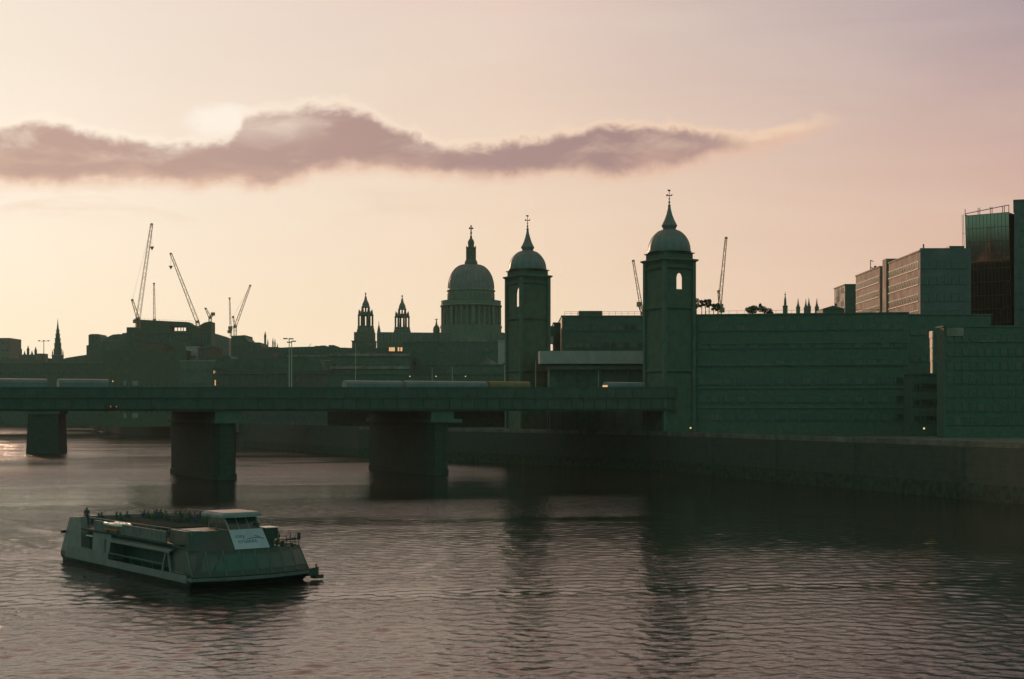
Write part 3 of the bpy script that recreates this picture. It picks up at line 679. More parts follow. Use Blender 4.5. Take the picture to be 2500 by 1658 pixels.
# ================================================================== TOWER CRANES
def lattice(m, a, b, w0, w1, r, step=3.0):
    a = Vector(a); b = Vector(b); d = (b-a); L = d.length; d.normalize()
    side = Vector((0, 1, 0)); up = d.cross(side).normalized()
    n = max(3, int(L/step)); c4 = [(1, 1), (1, -1), (-1, -1), (-1, 1)]
    P = []
    for i in range(n+1):
        f = i/n; w = (w0+(w1-w0)*f)/2
        P.append([a+d*L*f+up*w*u+side*w*v for u, v in c4])
    for j in range(4):
        m.tube(P[0][j], P[n][j], r, r, 4)
        for i in range(n):
            k = (j+1) % 4
            m.tube(P[i][j], P[i+1][k] if i % 2 else P[i+1][k], r*.55, r*.55, 3)
            if i % 2 == 0: m.tube(P[i][j], P[i][k], r*.55, r*.55, 3)
def crane(label, D, base, hub, tip, counter=None, aframe=None, hook=None, w=2.0, mt=CRANE, r=.11):
    bx_, by_ = X(base[0], D), Z(base[1], D); o = thing('tower_crane', label, 'crane', (bx_, D, by_), 0.0, 'cranes on the skyline')
    L = lambda p: (X(p[0], D)-bx_, 0.0, Z(p[1], D)-by_)
    m = MB(); lattice(m, (0, 0, 0), L(hub), w, w, r*1.2); m.build('mast', mt, o)
    m = MB(); lattice(m, L(hub), L(tip), w*.95, w*.55, r); m.build('jib', mt, o)
    m = MB(); h_ = L(hub); m.box(h_[0]-.9, h_[0]+.9, -.9, .9, h_[2]-.6, h_[2]+.7); m.box(h_[0]+.3, h_[0]+1.3, -1.9, -.91, h_[2]-.5, h_[2]+.9); m.build('cab', CRANEG, o)
    tp = L(tip); m = MB(); m.box(tp[0]-.6, tp[0]+.6, -.5, .5, tp[2]-.45, tp[2]+.4); m.build('jib_head', CRANEG, o)
    if counter:
        m = MB(); c_ = L(counter); lattice(m, h_, c_, w*.8, w*.8, r); m.box(c_[0]-1.1, c_[0]+1.1, -1.0, 1.0, c_[2]-1.2, c_[2]+.8); m.build('counterweight', CRANEG, o)
    if aframe:
        m = MB(); a_ = L(aframe); lattice(m, h_, a_, w*.7, w*.4, r); m.box(a_[0]-.6, a_[0]+.6, -.6, .6, a_[2]-.5, a_[2]+.6); m.tube(a_, tp, .05); m.build('back_mast', mt, o)
    if hook:
        k_ = L(hook); m = MB(); m.tube(tp, k_, .06, .06, 4); m.loft([[(k_[0]-1.2, -.5, k_[2]), (k_[0]+1.2, -.5, k_[2]), (k_[0], -.5, k_[2]-2.2)], [(k_[0]-1.2, .5, k_[2]), (k_[0]+1.2, .5, k_[2]), (k_[0], .5, k_[2]-2.2)]]); m.build('hook_block', CRANEG, o)
    return o
crane('tallest crane on the left, long red lattice jib leaning right', 840, (336, 800), (337, 778), (370.5, 547), (330, 784), (323, 733), (371, 602), 2.3)
crane('slim crane with an upright jib between the two tall left cranes', 980, (377, 800), (377, 782), (376, 692), None, None, None, 1.3, CRANE, .1)
crane('crane whose long red jib leans to the left, second of the tall left cranes', 860, (484, 800), (482, 786), (417, 619), None, None, (417, 649), 2.0)
crane('short stubby crane on the wedge shaped roof corner', 880, (513, 800), (513, 776), (502, 753), (520, 766), None, None, 1.5, CRANEG, .12)
crane('crane whose slim jib leans to the right, above the small roof block', 900, (574, 822), (574, 798), (611, 697), (562, 800), (569, 774), None, 1.5, CRANE, .1)
crane('thin crane with an upright jib beside the right leaning one', 940, (564, 822), (563, 806), (560.5, 728), (560, 809), None, None, 1.0, CRANE, .1)
crane('crane between the two domed towers, jib leaning left', 620, (1570, 775), (1568, 765), (1546, 637), (1560, 742), None, None, 1.3, CRANE, .11)
crane('crane right of the nearer domed tower, tall upright jib with a dark box', 600, (1757, 770), (1757, 748), (1772.5, 581), (1762, 756), (1754, 712), None, 1.4, CRANE, .11)

# ================================================================== SKYLINE, far left to right
GS = 'far skyline buildings upstream'
block('tower_block', 'plain square tower block at the far left edge of the skyline', -60, 24, 826, 1500, depth=35, wall=CONC, rows=10, cols=8, w=3, h=2.4, group=GS, clutter=False)
block('far_terrace', 'low flat roofed buildings at the foot of the far left tower block', -120, 215, 876, 1420, depth=40, wall=SLATE, rows=4, cols=24, w=2.5, h=2, group=GS)
# turreted hall
t, L, H = block('turreted_hall', 'small dark hall with thin corner turrets left of the tiered steeple', 46, 87, 866, 1380, depth=18, wall=SLATE, rows=2, cols=6, w=1.2, h=3, group=GS, cornice=False, clutter=False)
for px, yt in ((48, 848), (57.5, 859), (66, 846), (75.5, 858), (84.5, 849)):
    MB().lathe([(1.3, H-.1), (1.3, H+(866-yt)*.397-3), (1.6, H+(866-yt)*.397-2.9), (.9, H+(866-yt)*.397-1.6), (.1, H+(866-yt)*.397+1.2)], 8, ((px-46)*.3975, 3, 0)).build('turret', SLATE, t)
block('flat_block', 'small flat roofed block beside the turreted hall', 88, 106, 864, 1400, depth=14, wall=CONC, rows=2, cols=4, w=1.4, h=1.6, group=GS)
# tiered steeple
D = 1180; k = D/F; st = thing('steeple', 'tiered wedding cake church steeple on the left skyline', 'steeple', (X(141, D), D, 0), 0, GS)
m = MB(); m.lathe([(13.5*k, 5), (13.5*k, Z(871, D)), (14.5*k, Z(870, D)), (14.5*k, Z(868, D)), (12*k, Z(867, D))], 4, rot=math.pi/4+.3, sq=True); m.build('tower', STONE, st)
m = MB()
for w_, za, zb_ in ((10.2, 866.9, 852), (8.6, 851.9, 838), (7.0, 837.9, 826), (5.4, 825.9, 815), (4.0, 814.9, 806)):
    m.lathe([(w_*k, Z(za, D)), (w_*k, Z(zb_+2, D)), ((w_+1.0)*k, Z(zb_+1.6, D)), ((w_+1.0)*k, Z(zb_+.3, D)), ((w_-.6)*k, Z(zb_, D))], 8)
m.lathe([(3.2*k, Z(806, D)), (1.6*k, Z(793, D)), (.25*k, Z(778, D))], 8); m.build('spire', STONE, st)
for i in range(4):
    an = math.pi/2*i+.3+math.pi/4
    MB().lathe([(1.3*k, Z(868, D)), (1.5*k, Z(862, D)), (.2*k, Z(855, D))], 6, (17*k*math.cos(an), 17*k*math.sin(an), 0)).build('pinnacle', STONE, st)
# stadium style lamp
D = 700; o = thing('lamp_mast', 'tall lamp mast with three flat lamp heads left of the steeple', 'lamp', (X(107, D), D, GZ-.2))
m = MB(); H = Z(833, D)-GZ+.2; m.tube((0, 0, 0), (0, 0, H), .3, .16, 8); m.tube((-2.6, 0, H), (2.6, 0, H), .09); m.build('pole', STEEL, o)
for dx in (-2.3, 0, 2.3): MB().loft([[(dx-.7, -.35, H), (dx+.7, -.35, H), (dx+.7, .35, H), (dx-.7, .35, H)], [(dx-.25, -.15, H+.45), (dx+.25, -.15, H+.45), (dx+.25, .15, H+.45), (dx-.25, .15, H+.45)]]).build('lamp_head', STEEL, o)
outline('hill_terrace', 'low roofline climbing gently right of the steeple', [(155, 878), (160, 874), (185, 870), (213, 866), (222, 863)], 1100, 25, SLATE, group=GS)
t, P = outline('round_cornered_block', 'dark block with a stepped round topped tower left of the arched roof', [(211, 843), (216, 843), (216.1, 818), (222, 815.5), (240, 815.5), (244, 822), (246, 834), (246.1, 846)], 1000, 20, STONE, group=GS)
me_ = win_mesh(1.2, 2.0, STONE, GLASS, 0)
for r_ in range(3):
    for c_ in range(3): window(t, me_, (2.4+c_*2.3, 0, Z(828+r_*9, 1000)-GZ), pane=CURT if (r_+c_) % 3 == 0 else GLASS)
t, P = outline('arched_roof_hall', 'hall with a curved barrel roof beside the building site', [(246, 838), (252, 831), (262, 823), (275, 817), (290, 815.5), (298, 816), (298.1, 813.5), (313, 812), (330, 812)], 960, 30, STONE, group=GS)
for k_ in range(7): window(t, win_mesh(2.0, 4.2, STONE, GLASS, 0), (2+k_*3.1, 0, Z(857, 960)-GZ), pane=CURT if k_ in (1, 3) else GLASS)  # two warmer panes stand in for bright sky seen through
MB().box(.5, 16, -.4, -.003, Z(833, 960)-GZ, Z(831.5, 960)-GZ).build('gutter', LIGHTSTEEL, t)
D = 870
t, P = outline('building_under_construction', 'big bulky building under construction below the tall left cranes', [(309, 812), (309.1, 799), (332, 799), (332.1, 781), (345, 780.5), (408, 784), (416, 784.4), (416.1, 808), (454, 808), (454.1, 786), (460, 786.5), (466, 792), (484, 796), (500, 787), (512, 785), (516, 785.5), (516.1, 830)], D, 11, SLATE, group=GS)
k = D/F; q = lambda px: (px-309)*k
m = MB(); m.loft([[(q(416)+.01, 0, Z(797.5, D)-GZ), (q(454)-.0, 0, Z(797.5, D)-GZ), (q(454)-.0, 0, Z(786, D)-GZ), (q(416)+.01, 0, Z(784.4, D)-GZ)], [(q(416)+.01, 11, Z(797.5, D)-GZ), (q(454), 11, Z(797.5, D)-GZ), (q(454), 11, Z(786, D)-GZ), (q(416)+.01, 11, Z(784.4, D)-GZ)]]); m.build('roof_slab', SLATE, t)
for px in (425, 433, 441, 447): MB().box(q(px)-.2, q(px)+.2, .4, .8, Z(808, D)-GZ, Z(797.5, D)-GZ-.003).build('column', SLATE, t)
m = MB()
for yv in (812,): m.box(6, (516-309)*D/F, -.5, -.003, Z(yv, D)-GZ-.35, Z(yv, D)-GZ)
m.build('floor_slab', CONC, t)
for px in range(316, 512, 8):
    for yv, h in ((830, 4.0), (848, 3.2)): window(t, win_mesh(1.3, h, SLATE, GLASS, 0), ((px-309)*D/F, 0, Z(yv, D)-GZ))
for px, yv, w_, h_ in ((424, 813, 4.5, .9), (342, 804, 1.6, 3.6), (472, 801, 1.2, 1.4), (323, 820, 1.6, 2.6)):
    window(t, win_mesh(w_, h_, SLATE, CURT, 1), ((px-309)*D/F, -.02, Z(yv+4, D)-GZ), name='open_bay')
m = MB(); a = (334-309)*D/F
for i in range(16):
    x_ = a+i*2.3; zz_ = Z(781.5+i*.45, D)-GZ; m.tube((x_, 0.3, zz_-.3), (x_, .3, zz_+1.1), .04, n=4)
m.tube((a, .3, Z(781.5, D)-GZ+1.1), (a+15*2.3, .3, Z(788.2, D)-GZ+1.1), .04, n=4); m.build('guard_rail', STEEL, t)
outline('sloping_roof_shed', 'long roof sloping down to the right of the wedge shaped building', [(516.2, 812), (530, 816), (559, 826), (559.1, 840)], 920, 25, LEAD, group=GS)
t, P = outline('stepped_block', 'dark stepped block under the right leaning crane', [(564, 836), (564.1, 820), (585, 819), (598, 818), (598.1, 824), (606, 833), (612, 835.5), (634, 836), (637, 845)], 840, 25, SLATE, group=GS)
for k_ in range(5): window(t, win_mesh(1.4, 2.0, SLATE, GLASS, 1), (2+k_*3, 0, Z(850, 840)-GZ))
# cluster of thin spires
D = 1000; sp = thing('spired_church', 'distant church with a cluster of thin pointed spires', 'church', (X(655, D), D, 0), 0, GS)
MB().box(X(637, D)-X(655, D), X(677, D)-X(655, D), 0, 14, 0, Z(847, D)).build('wall', STONE, sp)
for px, yt, w_ in ((641, 838, 1.6), (645, 808, 2.6), (651.5, 826, 1.5), (664, 824, 1.7), (669, 826, 1.7), (675, 837, 1.8)):
    MB().lathe([(w_*.29, Z(850, D)), (w_*.29, Z(yt+14, D)), (w_*.36, Z(yt+13, D)), (.06, Z(yt, D))], 8, ((px-655)*D/F, 4, 0)).build('spire', STONE, sp)
t, P = outline('long_ridge_roof', 'very long low roofline between the spired church and the west towers', [(600, 852), (678, 849), (711, 847.5), (768, 846), (768.1, 844.5), (782, 844.5), (782.1, 843.5), (794, 843.5), (794.1, 846.5), (802, 846.5), (802.1, 842.5), (815.5, 842.5), (815.6, 848), (845, 849), (880, 850)], 760, 25, SLATE, group=GS)
MB().box(X(714, 760)-X(600, 760), X(815, 760)-X(600, 760), -.35, -.003, Z(870.5, 760)-GZ, Z(867.5, 760)-GZ).build('lit_ledge', WARMC, t)  # light on the ledge put into its warm colour
for k_ in range(30): window(t, win_mesh(1.2, 1.8, SLATE, GLASS, 1), (2+k_*2, 0, Z(862, 760)-GZ))
MB().tube((X(750, 760)-X(600, 760), 4, Z(848, 760)-GZ), (X(757, 760)-X(600, 760), 4, Z(838, 760)-GZ), .12).build('aerial', STEEL, t)

# --- nearer rows behind the railway bridge
GN = 'riverside buildings behind the railway bridge'
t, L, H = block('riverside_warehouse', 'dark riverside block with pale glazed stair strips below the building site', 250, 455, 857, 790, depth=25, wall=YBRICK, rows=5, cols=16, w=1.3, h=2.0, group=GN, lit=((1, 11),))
for px, w_ in ((305, 1.6), (330, 3.0)): 
    for r_ in range(6): window(t, win_mesh(w_, 2.6, LIGHTSTEEL, PALEPANE, 2), ((px-250)*790/F, -.06, 2+r_*3.6), name='stair_window')
for r_ in range(4): window(t, win_mesh(.7, 1.4, WARMC, WARMC, 0), ((262-250)*790/F, -.06, 6+r_*5), name='bay_edge')
RUST = mat('rust_brick', (.13, .095, .08), .85, stripes=(.5, .08, .8))
block('pale_panel_block', 'small pale clad block right of the middle of the building site', 454, 481, 847, 800, depth=14, wall=CANOPY, rows=4, cols=5, w=1.2, h=1.4, group=GN)
block('red_brick_block', 'reddish brick block below the left end of the building site', 336, 398, 839, 822, depth=16, wall=RUST, rows=5, cols=9, w=1.0, h=1.7, group=GN)
block('setback_office', 'grey set back office between the reddish brick block and the pale clad block', 399, 452, 833, 838, depth=16, wall=CONC, rows=6, cols=8, w=1.1, h=1.5, group=GN)
block('corner_block', 'reddish corner block under the wedge shaped end of the building site', 483, 529, 851, 785, depth=16, wall=RUST, rows=4, cols=7, w=1.1, h=1.7, group=GN)
block('stone_offices', 'sooty stone offices below the cluster of thin spires', 592, 668, 856, 705, depth=16, wall=HALL, rows=4, cols=11, w=1.1, h=1.9, group=GN)
block('brick_warehouse', 'brick warehouse below the long low roofline, beside the twin lamp masts', 664, 745, 873, 650, depth=15, wall=RUST, rows=3, cols=11, w=1.1, h=1.8, group=GN)
block('concrete_offices', 'concrete offices between the twin lamp masts and the single pale mast', 742, 836, 881, 632, depth=15, wall=CONC, rows=3, cols=13, w=1.2, h=1.5, group=GN, top=CANOPY)
block('low_quay_block', 'low dark buildings with a pale ledge behind the left train', -60, 250, 886, 880, depth=30, wall=SLATE, rows=3, cols=28, w=1.6, h=1.8, group=GN, top=LIGHTSTEEL)
block('grey_office', 'grey office with pale horizontal lines right of the dark riverside block', 440, 530, 882, 700, depth=20, wall=CONC, rows=4, cols=10, w=1.5, h=1.5, group=GN, top=CANOPY)
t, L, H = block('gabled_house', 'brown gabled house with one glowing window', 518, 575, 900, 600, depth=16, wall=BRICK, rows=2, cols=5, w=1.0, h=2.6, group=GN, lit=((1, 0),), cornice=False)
MB().profile([(0, H+.003), (L, H+.003), (L*.75, H+5.4), (L*.3, H+5.4)], -.3, 16.2).build('roof', SLATE, t)
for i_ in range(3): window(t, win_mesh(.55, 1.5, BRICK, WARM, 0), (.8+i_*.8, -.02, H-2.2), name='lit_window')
t, L, H = block('columned_hall', 'pale classical hall with a long row of tall windows and pilasters', 527, 800, 906, 575, depth=20, wall=HALL, rows=1, cols=20, w=1.3, h=3.6, group=GN, zone=(4.5, 11.5))
m = MB()
for i_ in range(21):
    x_ = .6+i_*(L-1.2)/20; m.box(x_-.3, x_+.3, -.4, -.003, 2, H-1.2)
m.box(-.4, L+.4, -.6, -.003, H-1.2, H-.5); m.build('pilaster', HALL, t)
MB().profile([(L*.05, H+.36), (L*.95, H+.36), (L*.92, H+5.0), (L*.08, H+5.0)], 3, 17).build('roof', SLATE, t)
t, L, H = block('terraced_office', 'dark office with warm coloured terrace bands below the left west tower', 808, 1000, 864, 600, depth=20, wall=STONE, rows=3, cols=18, w=1.6, h=2.2, group=GN, cornice=False)
m = MB()
for yv in (866, 897, 934): m.box(-.3, L+.2, -.5, -.003, Z(yv+4, 600)-GZ, Z(yv-3, 600)-GZ)
m.build('terrace_band', WARMC, t)
t, L, H = block('bright_pane_office', 'office behind the terraced one with a row of glowing panes standing in for sky seen through', 880, 1010, 850, 640, depth=20, wall=SLATE, rows=0, group=GN, cornice=False)
for px, w_ in ((952, .9), (957, 1.0), (962, .8), (973, .8), (980, .9)): window(t, win_mesh(w_*1.1, 1.9, SLATE, WARM, 0, .08), ((px-880)*640/F, -.05, Z(858, 640)-GZ))  # emission stands in for sky seen through, no lamps inside
block('dark_office', 'wide dark office in front of the cathedral nave', 985, 1245, 836, 620, depth=22, wall=SLATE, rows=6, cols=16, w=1.7, h=1.8, group=GN)
block('grey_stair_tower', 'pale grey stair tower left of the farther domed tower', 1216, 1237, 832, 560, depth=8, wall=CANOPY, rows=0, group=GN, clutter=False)
t, L, H = block('pedimented_house', 'low house with a small warm pediment in front of the dark office', 1090, 1245, 892, 520, depth=16, wall=STONE, rows=2, cols=12, w=1.1, h=2.0, group=GN)
MB().profile([(12.0, H+.36), (19.5, H+.36), (15.5, H+2.4)], -.2, 6).build('pediment', WARMC, t)
block('quay_terrace', 'long low quay terrace just above the train roofs', 800, 1240, 915, 505, depth=14, wall=BRICK, rows=1, cols=30, w=1.2, h=2.2, group=GN, clutter=False)
# --- between the domed towers
t, L, H = block('flat_roof_office', 'large dark flat roofed office between the two domed towers', 1372, 1640, 773, 425, depth=30, wall=SLATE, rows=6, cols=16, w=1.6, h=1.7, frame=STEEL, cornice=True, clutter=False)
MB().box(5.2, 12.3, 4.1, 14, H+.006, H+2.0).build('plant_room', SLATE, t)
m = MB()
for i_ in range(15): m.tube((.8+i_*1.9, .3, H+.3), (.8+i_*1.9, .3, H+1.5), .04, n=4)
m.tube((.8, .3, H+1.5), (27.4, .3, H+1.5), .04, n=4); m.tube((.8, .3, H+1.0), (27.4, .3, H+1.0), .03, n=4); m.build('guard_rail', STEEL, t)
D = 440; m = MB(); t, L2, H2 = block('stair_wing', 'lower dark wing stepping down left of the flat roofed office', 1352, 1378, 790, D, depth=14, wall=SLATE, rows=0, clutter=False)
t, P = outline('link_bridge', 'small grey block on thin legs over a gap of bright sky beside the farther tower', [(1329, 797), (1354, 795), (1354.1, 797)], 432, 6, SLATE)
bpy.data.objects.remove(t.children[0]); x0 = X(1329, 432)
MB().box(0, X(1354, 432)-x0, 0, 6, Z(838, 432)-GZ, Z(796, 432)-GZ).build('upper_block', SLATE, t)
MB().box(0, X(1351, 432)-x0, -.4, -.003, Z(838, 432)-GZ, Z(822, 432)-GZ).build('grey_panel', CANOPY, t)
MB().box(0, X(1336, 432)-x0, 0, 6, -2, Z(838, 432)-GZ-.003).build('leg', SLATE, t)
MB().box(X(1350.5, 432)-x0, X(1354, 432)-x0, 0, 6, -2, Z(838, 432)-GZ-.003).build('leg', SLATE, t)
MB().box(X(1336, 432)-x0+.003, X(1350.5, 432)-x0-.003, 0, 6, -2, Z(856, 432)-GZ).build('low_wall', SLATE, t)
# curved pale canopy
D = 372; t = thing('curved_canopy', 'long pale canopy band with a rounded left end between the domed towers', 'canopy', (X(1316, D), D, GZ))
L = X(1600, D)-X(1316, D); zt_, zb_ = Z(857, D)-GZ, Z(888, D)-GZ
ring = lambda e: [(L, -e)]+[(1.7-1.7*math.sin(R(a_)), 1.7-(1.7+e)*math.cos(R(a_))) for a_ in range(0, 91, 10)]+[(0-e*.6, 14), (L, 14)]
MB().loft([[(x_, y_, zb_) for x_, y_ in ring(0)], [(x_, y_, zt_) for x_, y_ in ring(.25)]]).build('fascia', CANOPY, t, smooth=35)
MB().box(2.0, L, 1.2, 13, Z(902, D)-GZ, Z(893, D)-GZ).build('lower_band', CONC, t)
MB().box(1.4, L, 2.2, 12.5, Z(893, D)-GZ+.003, zb_-.003).build('soffit_wall', SLATE, t)
MB().box(3, L, 3, 12, -2, Z(902, D)-GZ-.003).build('base', SLATE, t)
for i_ in range(8): MB().lathe([(.22, -2), (.22, Z(902, D)-GZ-.003)], 8, (2.4+i_*3.5, 1.9, 0)).build('column', STEEL, t)

# ================================================================== RIGHT BANK
t, L, H = block('riverside_office', 'very long dark riverside office running right from the nearer domed tower', 1693, 2217, 771, 344, 336, depth=11, wall=BRICK, rows=6, cols=16, w=2.2, h=1.6, frame=STEEL, cornice=True, clutter=False)
for yv in (837, 890, 947, 995):
    MB().box(-.2, L+.1, -.3, -.003, Z(yv+1.6, 340)-GZ, Z(yv-1.6, 340)-GZ).build('floor_band', CONC, t)
m = MB()
for i_ in range(26): m.tube((3+i_*1.85, 1.0, H+.003), (3+i_*1.85, 1.0, H+1.15), .03, n=4)
m.tube((3, 1.0, H+1.15), (3+25*1.85, 1.0, H+1.15), .03, n=4); m.build('guard_rail', STEEL, t)
RO_LOC, RO_ROT, RO_L = place(1693, 344, 2217, 336)
ROOFZ = GZ+H
# roof garden trees
def leafy(n, blobs, size):
    m = MB()
    for (c, r) in blobs:
        for _ in range(n):
            while True:
                d = Vector((random.uniform(-1, 1), random.uniform(-1, 1), random.uniform(-1, 1)))
                if .25 < d.length < 1: break
            p = Vector(c)+Vector((d.x*r[0], d.y*r[1], d.z*r[2])); a = Vector((random.gauss(0, 1), random.gauss(0, 1), random.gauss(0, 1))).normalized(); b = a.orthogonal().normalized(); c2 = a.cross(b)
            s = size*random.uniform(.6, 1.3)
            m.add([p-b*s, p+c2*s*.5, p+b*s, p-c2*s*.5], [(0, 1, 2, 3)])
    return m
def tree(px, D, zb, h, crown, label, n=150, size=.16, group=None, cat='tree'):
    o = thing('roof_tree', label, cat, (X(px, D), D, zb), 0, group)
    m = MB(); m.tube((0, 0, -.1), (.05, 0, h*.6), .12, .08, 7)
    for (c, r) in crown: m.tube((.05, 0, h*.45), (c[0]*.8, c[1]*.8, c[2]), .06, .03, 5)
    m.build('trunk', BARK, o); leafy(n, crown, size).build('crown', LEAF, o); return o
GT = 'small trees on the roof of the riverside office'
for px, top, w_, lab in ((1700, 728, .9, 'small leafy roof tree touching the nearer domed tower'), (1713, 733, .55, 'second slim roof tree right of the nearer domed tower'), (1722, 732, .5, 'third slim roof tree right of the nearer domed tower'), (1731, 731, .65, 'round topped roof tree in the middle of the row'), (1742, 742, .5, 'short roof tree left of the crane'), (1752, 741, .6, 'roof tree right beside the crane base')):
    D = 350; h = Z(top, D)-ROOFZ
    tree(px, D, ROOFZ, h, [((0, 0, h-w_*.8), (w_, w_, w_*.9)), ((.3, .2, h-w_*2), (w_*.7, w_*.7, w_*.6)), ((-.3, -.1, h-w_*2.6), (w_*.6, w_*.6, w_*.5))], lab, 240, .19, GT)
D = 350
for px, top, bl_, lab in ((1836, 744, [((-.6, 0, 2.0), (1.2, .9, .7)), ((.5, .2, 2.3), (1.1, .9, .7)), ((.0, 0, 1.4), (1.3, .9, .5))], 'broad low roof tree, left of the two spreading ones'),
                          (1866, 742, [((-.7, 0, 2.1), (1.3, .9, .8)), ((.6, .1, 1.7), (1.5, .9, .7)), ((-1.0, 0, 2.9), (.35, .3, .5)), ((1.4, 0, 1.1), (.8, .6, .5))], 'broad low roof tree, right of the two spreading ones')):
    tree(px, D, ROOFZ, 2.6, bl_, lab, 420, .18, GT)
o = tag(leafy(420, [((0, 0, .5), (4.2, .6, .55)), ((3.0, 0, .35), (2.8, .5, .4))], .13).build('hedge', LEAF, None, 0, (X(1905, 350), 350, ROOFZ)), 'low clipped hedge along the roof edge right of the spreading trees', 'hedge')
# church tops seen over the roof
D = 620; o = thing('church_spire', 'slim pointed church spire rising over the riverside office roof', 'spire', (X(1917, D), D, 0))
k = D/F; MB().lathe([(6*k, GZ), (6*k, Z(750, D)), (6.6*k, Z(749, D)), (6.6*k, Z(747, D)), (3.2*k, Z(745, D)), (3.0*k, Z(736, D)), (2*k, Z(728, D)), (.9*k, Z(722, D)), (.3*k, Z(717, D))], 8).build('tower', STONE, o)
m = MB(); m.ball((0, 0, Z(719, D)), .35, 8); m.tube((0, 0, Z(718, D)), (0, 0, Z(712, D)), .09); m.build('weathervane', STEEL, o)
o = thing('church_tower', 'church tower with four tall pinnacles over the riverside office roof', 'church tower', (X(1976, D), D+4, 0))
MB().box(-27*k, 27*k, -5, 5, GZ, Z(774, D)).build('wall', STONE, o)
MB().box(-24*k, 24*k, -.3, .3, Z(774, D)+.003, Z(763, D)).build('parapet', STONE, o)
for px, dy in ((1953, 0), (1976, -3), (1999, 0), (1976.6, 4)):
    m = MB(); m.lathe([(5.0*k, Z(776, D)), (5.0*k, Z(752, D)), (5.6*k, Z(751, D)), (5.6*k, Z(749, D)), (3.4*k, Z(745, D)), (1.7*k, Z(738, D)), (1.2*k, Z(733, D)), (.3*k, Z(726, D))], 8, ((px-1976)*k, dy, 0)); m.build('pinnacle', STONE, o)
t, L, H2 = block('roof_hut', 'low hut with a shallow pitched roof left of the sunlit office', 2009, 2062, 754, 400, depth=8, wall=SLATE, rows=0, cornice=False, clutter=False)
MB().profile([(-.2, H2+.003), (L+.2, H2+.003), (L*.45, H2+.9)], -.2, 8.2).build('roof', SLATE, t)
MB().lathe([(.25, H2), (.25, H2+1.4), (.35, H2+1.4), (.35, H2+1.7)], 8, (L*.7, 3, 0)).build('vent', STEEL, t)
t, L, H2 = block('narrow_tower', 'narrow dark block with a sunlit left edge beside the sunlit office', 2063, 2090, 696, 478, depth=16, wall=SLATE, rows=0, clutter=False)
for r_ in range(5): window(t, win_mesh(3.2, 1.5, WARMC, GLASS, 3), (0, 4+(r_ % 2)*6, H2-2.2-r_*2.2), -math.pi/2)
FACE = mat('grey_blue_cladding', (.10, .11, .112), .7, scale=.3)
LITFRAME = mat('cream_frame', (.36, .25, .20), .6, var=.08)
# sunlit office: west face runs away from us
ox, oy0, oy1 = 108.9, 380.0, 450.5
t = thing('sunlit_office', 'long pale office block with rows of windows lit by the low sun', 'building', (ox, oy0, GZ))
zt_ = Z(614.5, 380)-GZ; k = 380/F
m = MB()
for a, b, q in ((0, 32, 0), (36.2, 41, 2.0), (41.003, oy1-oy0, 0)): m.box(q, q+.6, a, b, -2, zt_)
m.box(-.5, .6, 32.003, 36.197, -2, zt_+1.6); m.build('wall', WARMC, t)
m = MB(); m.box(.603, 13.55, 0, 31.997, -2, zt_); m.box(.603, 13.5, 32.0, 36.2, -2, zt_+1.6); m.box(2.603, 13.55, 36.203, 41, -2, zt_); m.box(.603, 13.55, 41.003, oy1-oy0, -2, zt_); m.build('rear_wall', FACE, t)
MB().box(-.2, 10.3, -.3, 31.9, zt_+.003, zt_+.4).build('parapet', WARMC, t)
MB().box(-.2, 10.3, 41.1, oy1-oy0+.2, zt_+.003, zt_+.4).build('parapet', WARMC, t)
for i_, yv in enumerate((655, 694, 735, 775)):
    zz_ = Z(yv, 380)-GZ
    for seg, (a, b, n) in enumerate(((.6, 31.6, 13), (41.6, 70, 12))):
        for j in range(n):
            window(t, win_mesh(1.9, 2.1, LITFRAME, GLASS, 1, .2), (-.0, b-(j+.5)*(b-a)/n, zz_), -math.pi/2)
m = MB(); Lr = X(2369, 393)-ox
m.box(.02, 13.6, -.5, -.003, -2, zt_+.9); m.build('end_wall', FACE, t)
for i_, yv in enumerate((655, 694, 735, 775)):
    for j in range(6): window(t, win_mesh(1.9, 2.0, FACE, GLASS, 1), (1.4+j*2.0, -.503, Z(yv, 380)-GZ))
m = MB(); m.box(4, 9, 3, 12, zt_+.004, zt_+1.3); m.box(9.2, 13.2, 4, 11, zt_+.9, zt_+2.0); m.lathe([(.2, zt_), (.2, zt_+2.6)], 8, (2.5, 5, 0)); m.build('roof_plant', STEEL, t)
m = MB(); m.tube((-.0, 52, zt_), (0, 52, zt_+3.2), .12); m.tube((0, 52, zt_+3.2), (1.6, 55, zt_+3.2), .12); m.tube((0, 52, zt_+1), (2.2, 55, zt_+.9), .16); m.ball((2.2, 55, zt_+1.4), .5, 8); m.build('davit', STEEL, t)
block('rear_block', 'dark low block closing the gap under the sunlit office', 2213, 2420, 770, 366, depth=9, wall=SLATE, rows=4, cols=8, w=1.8, h=1.6, clutter=False)
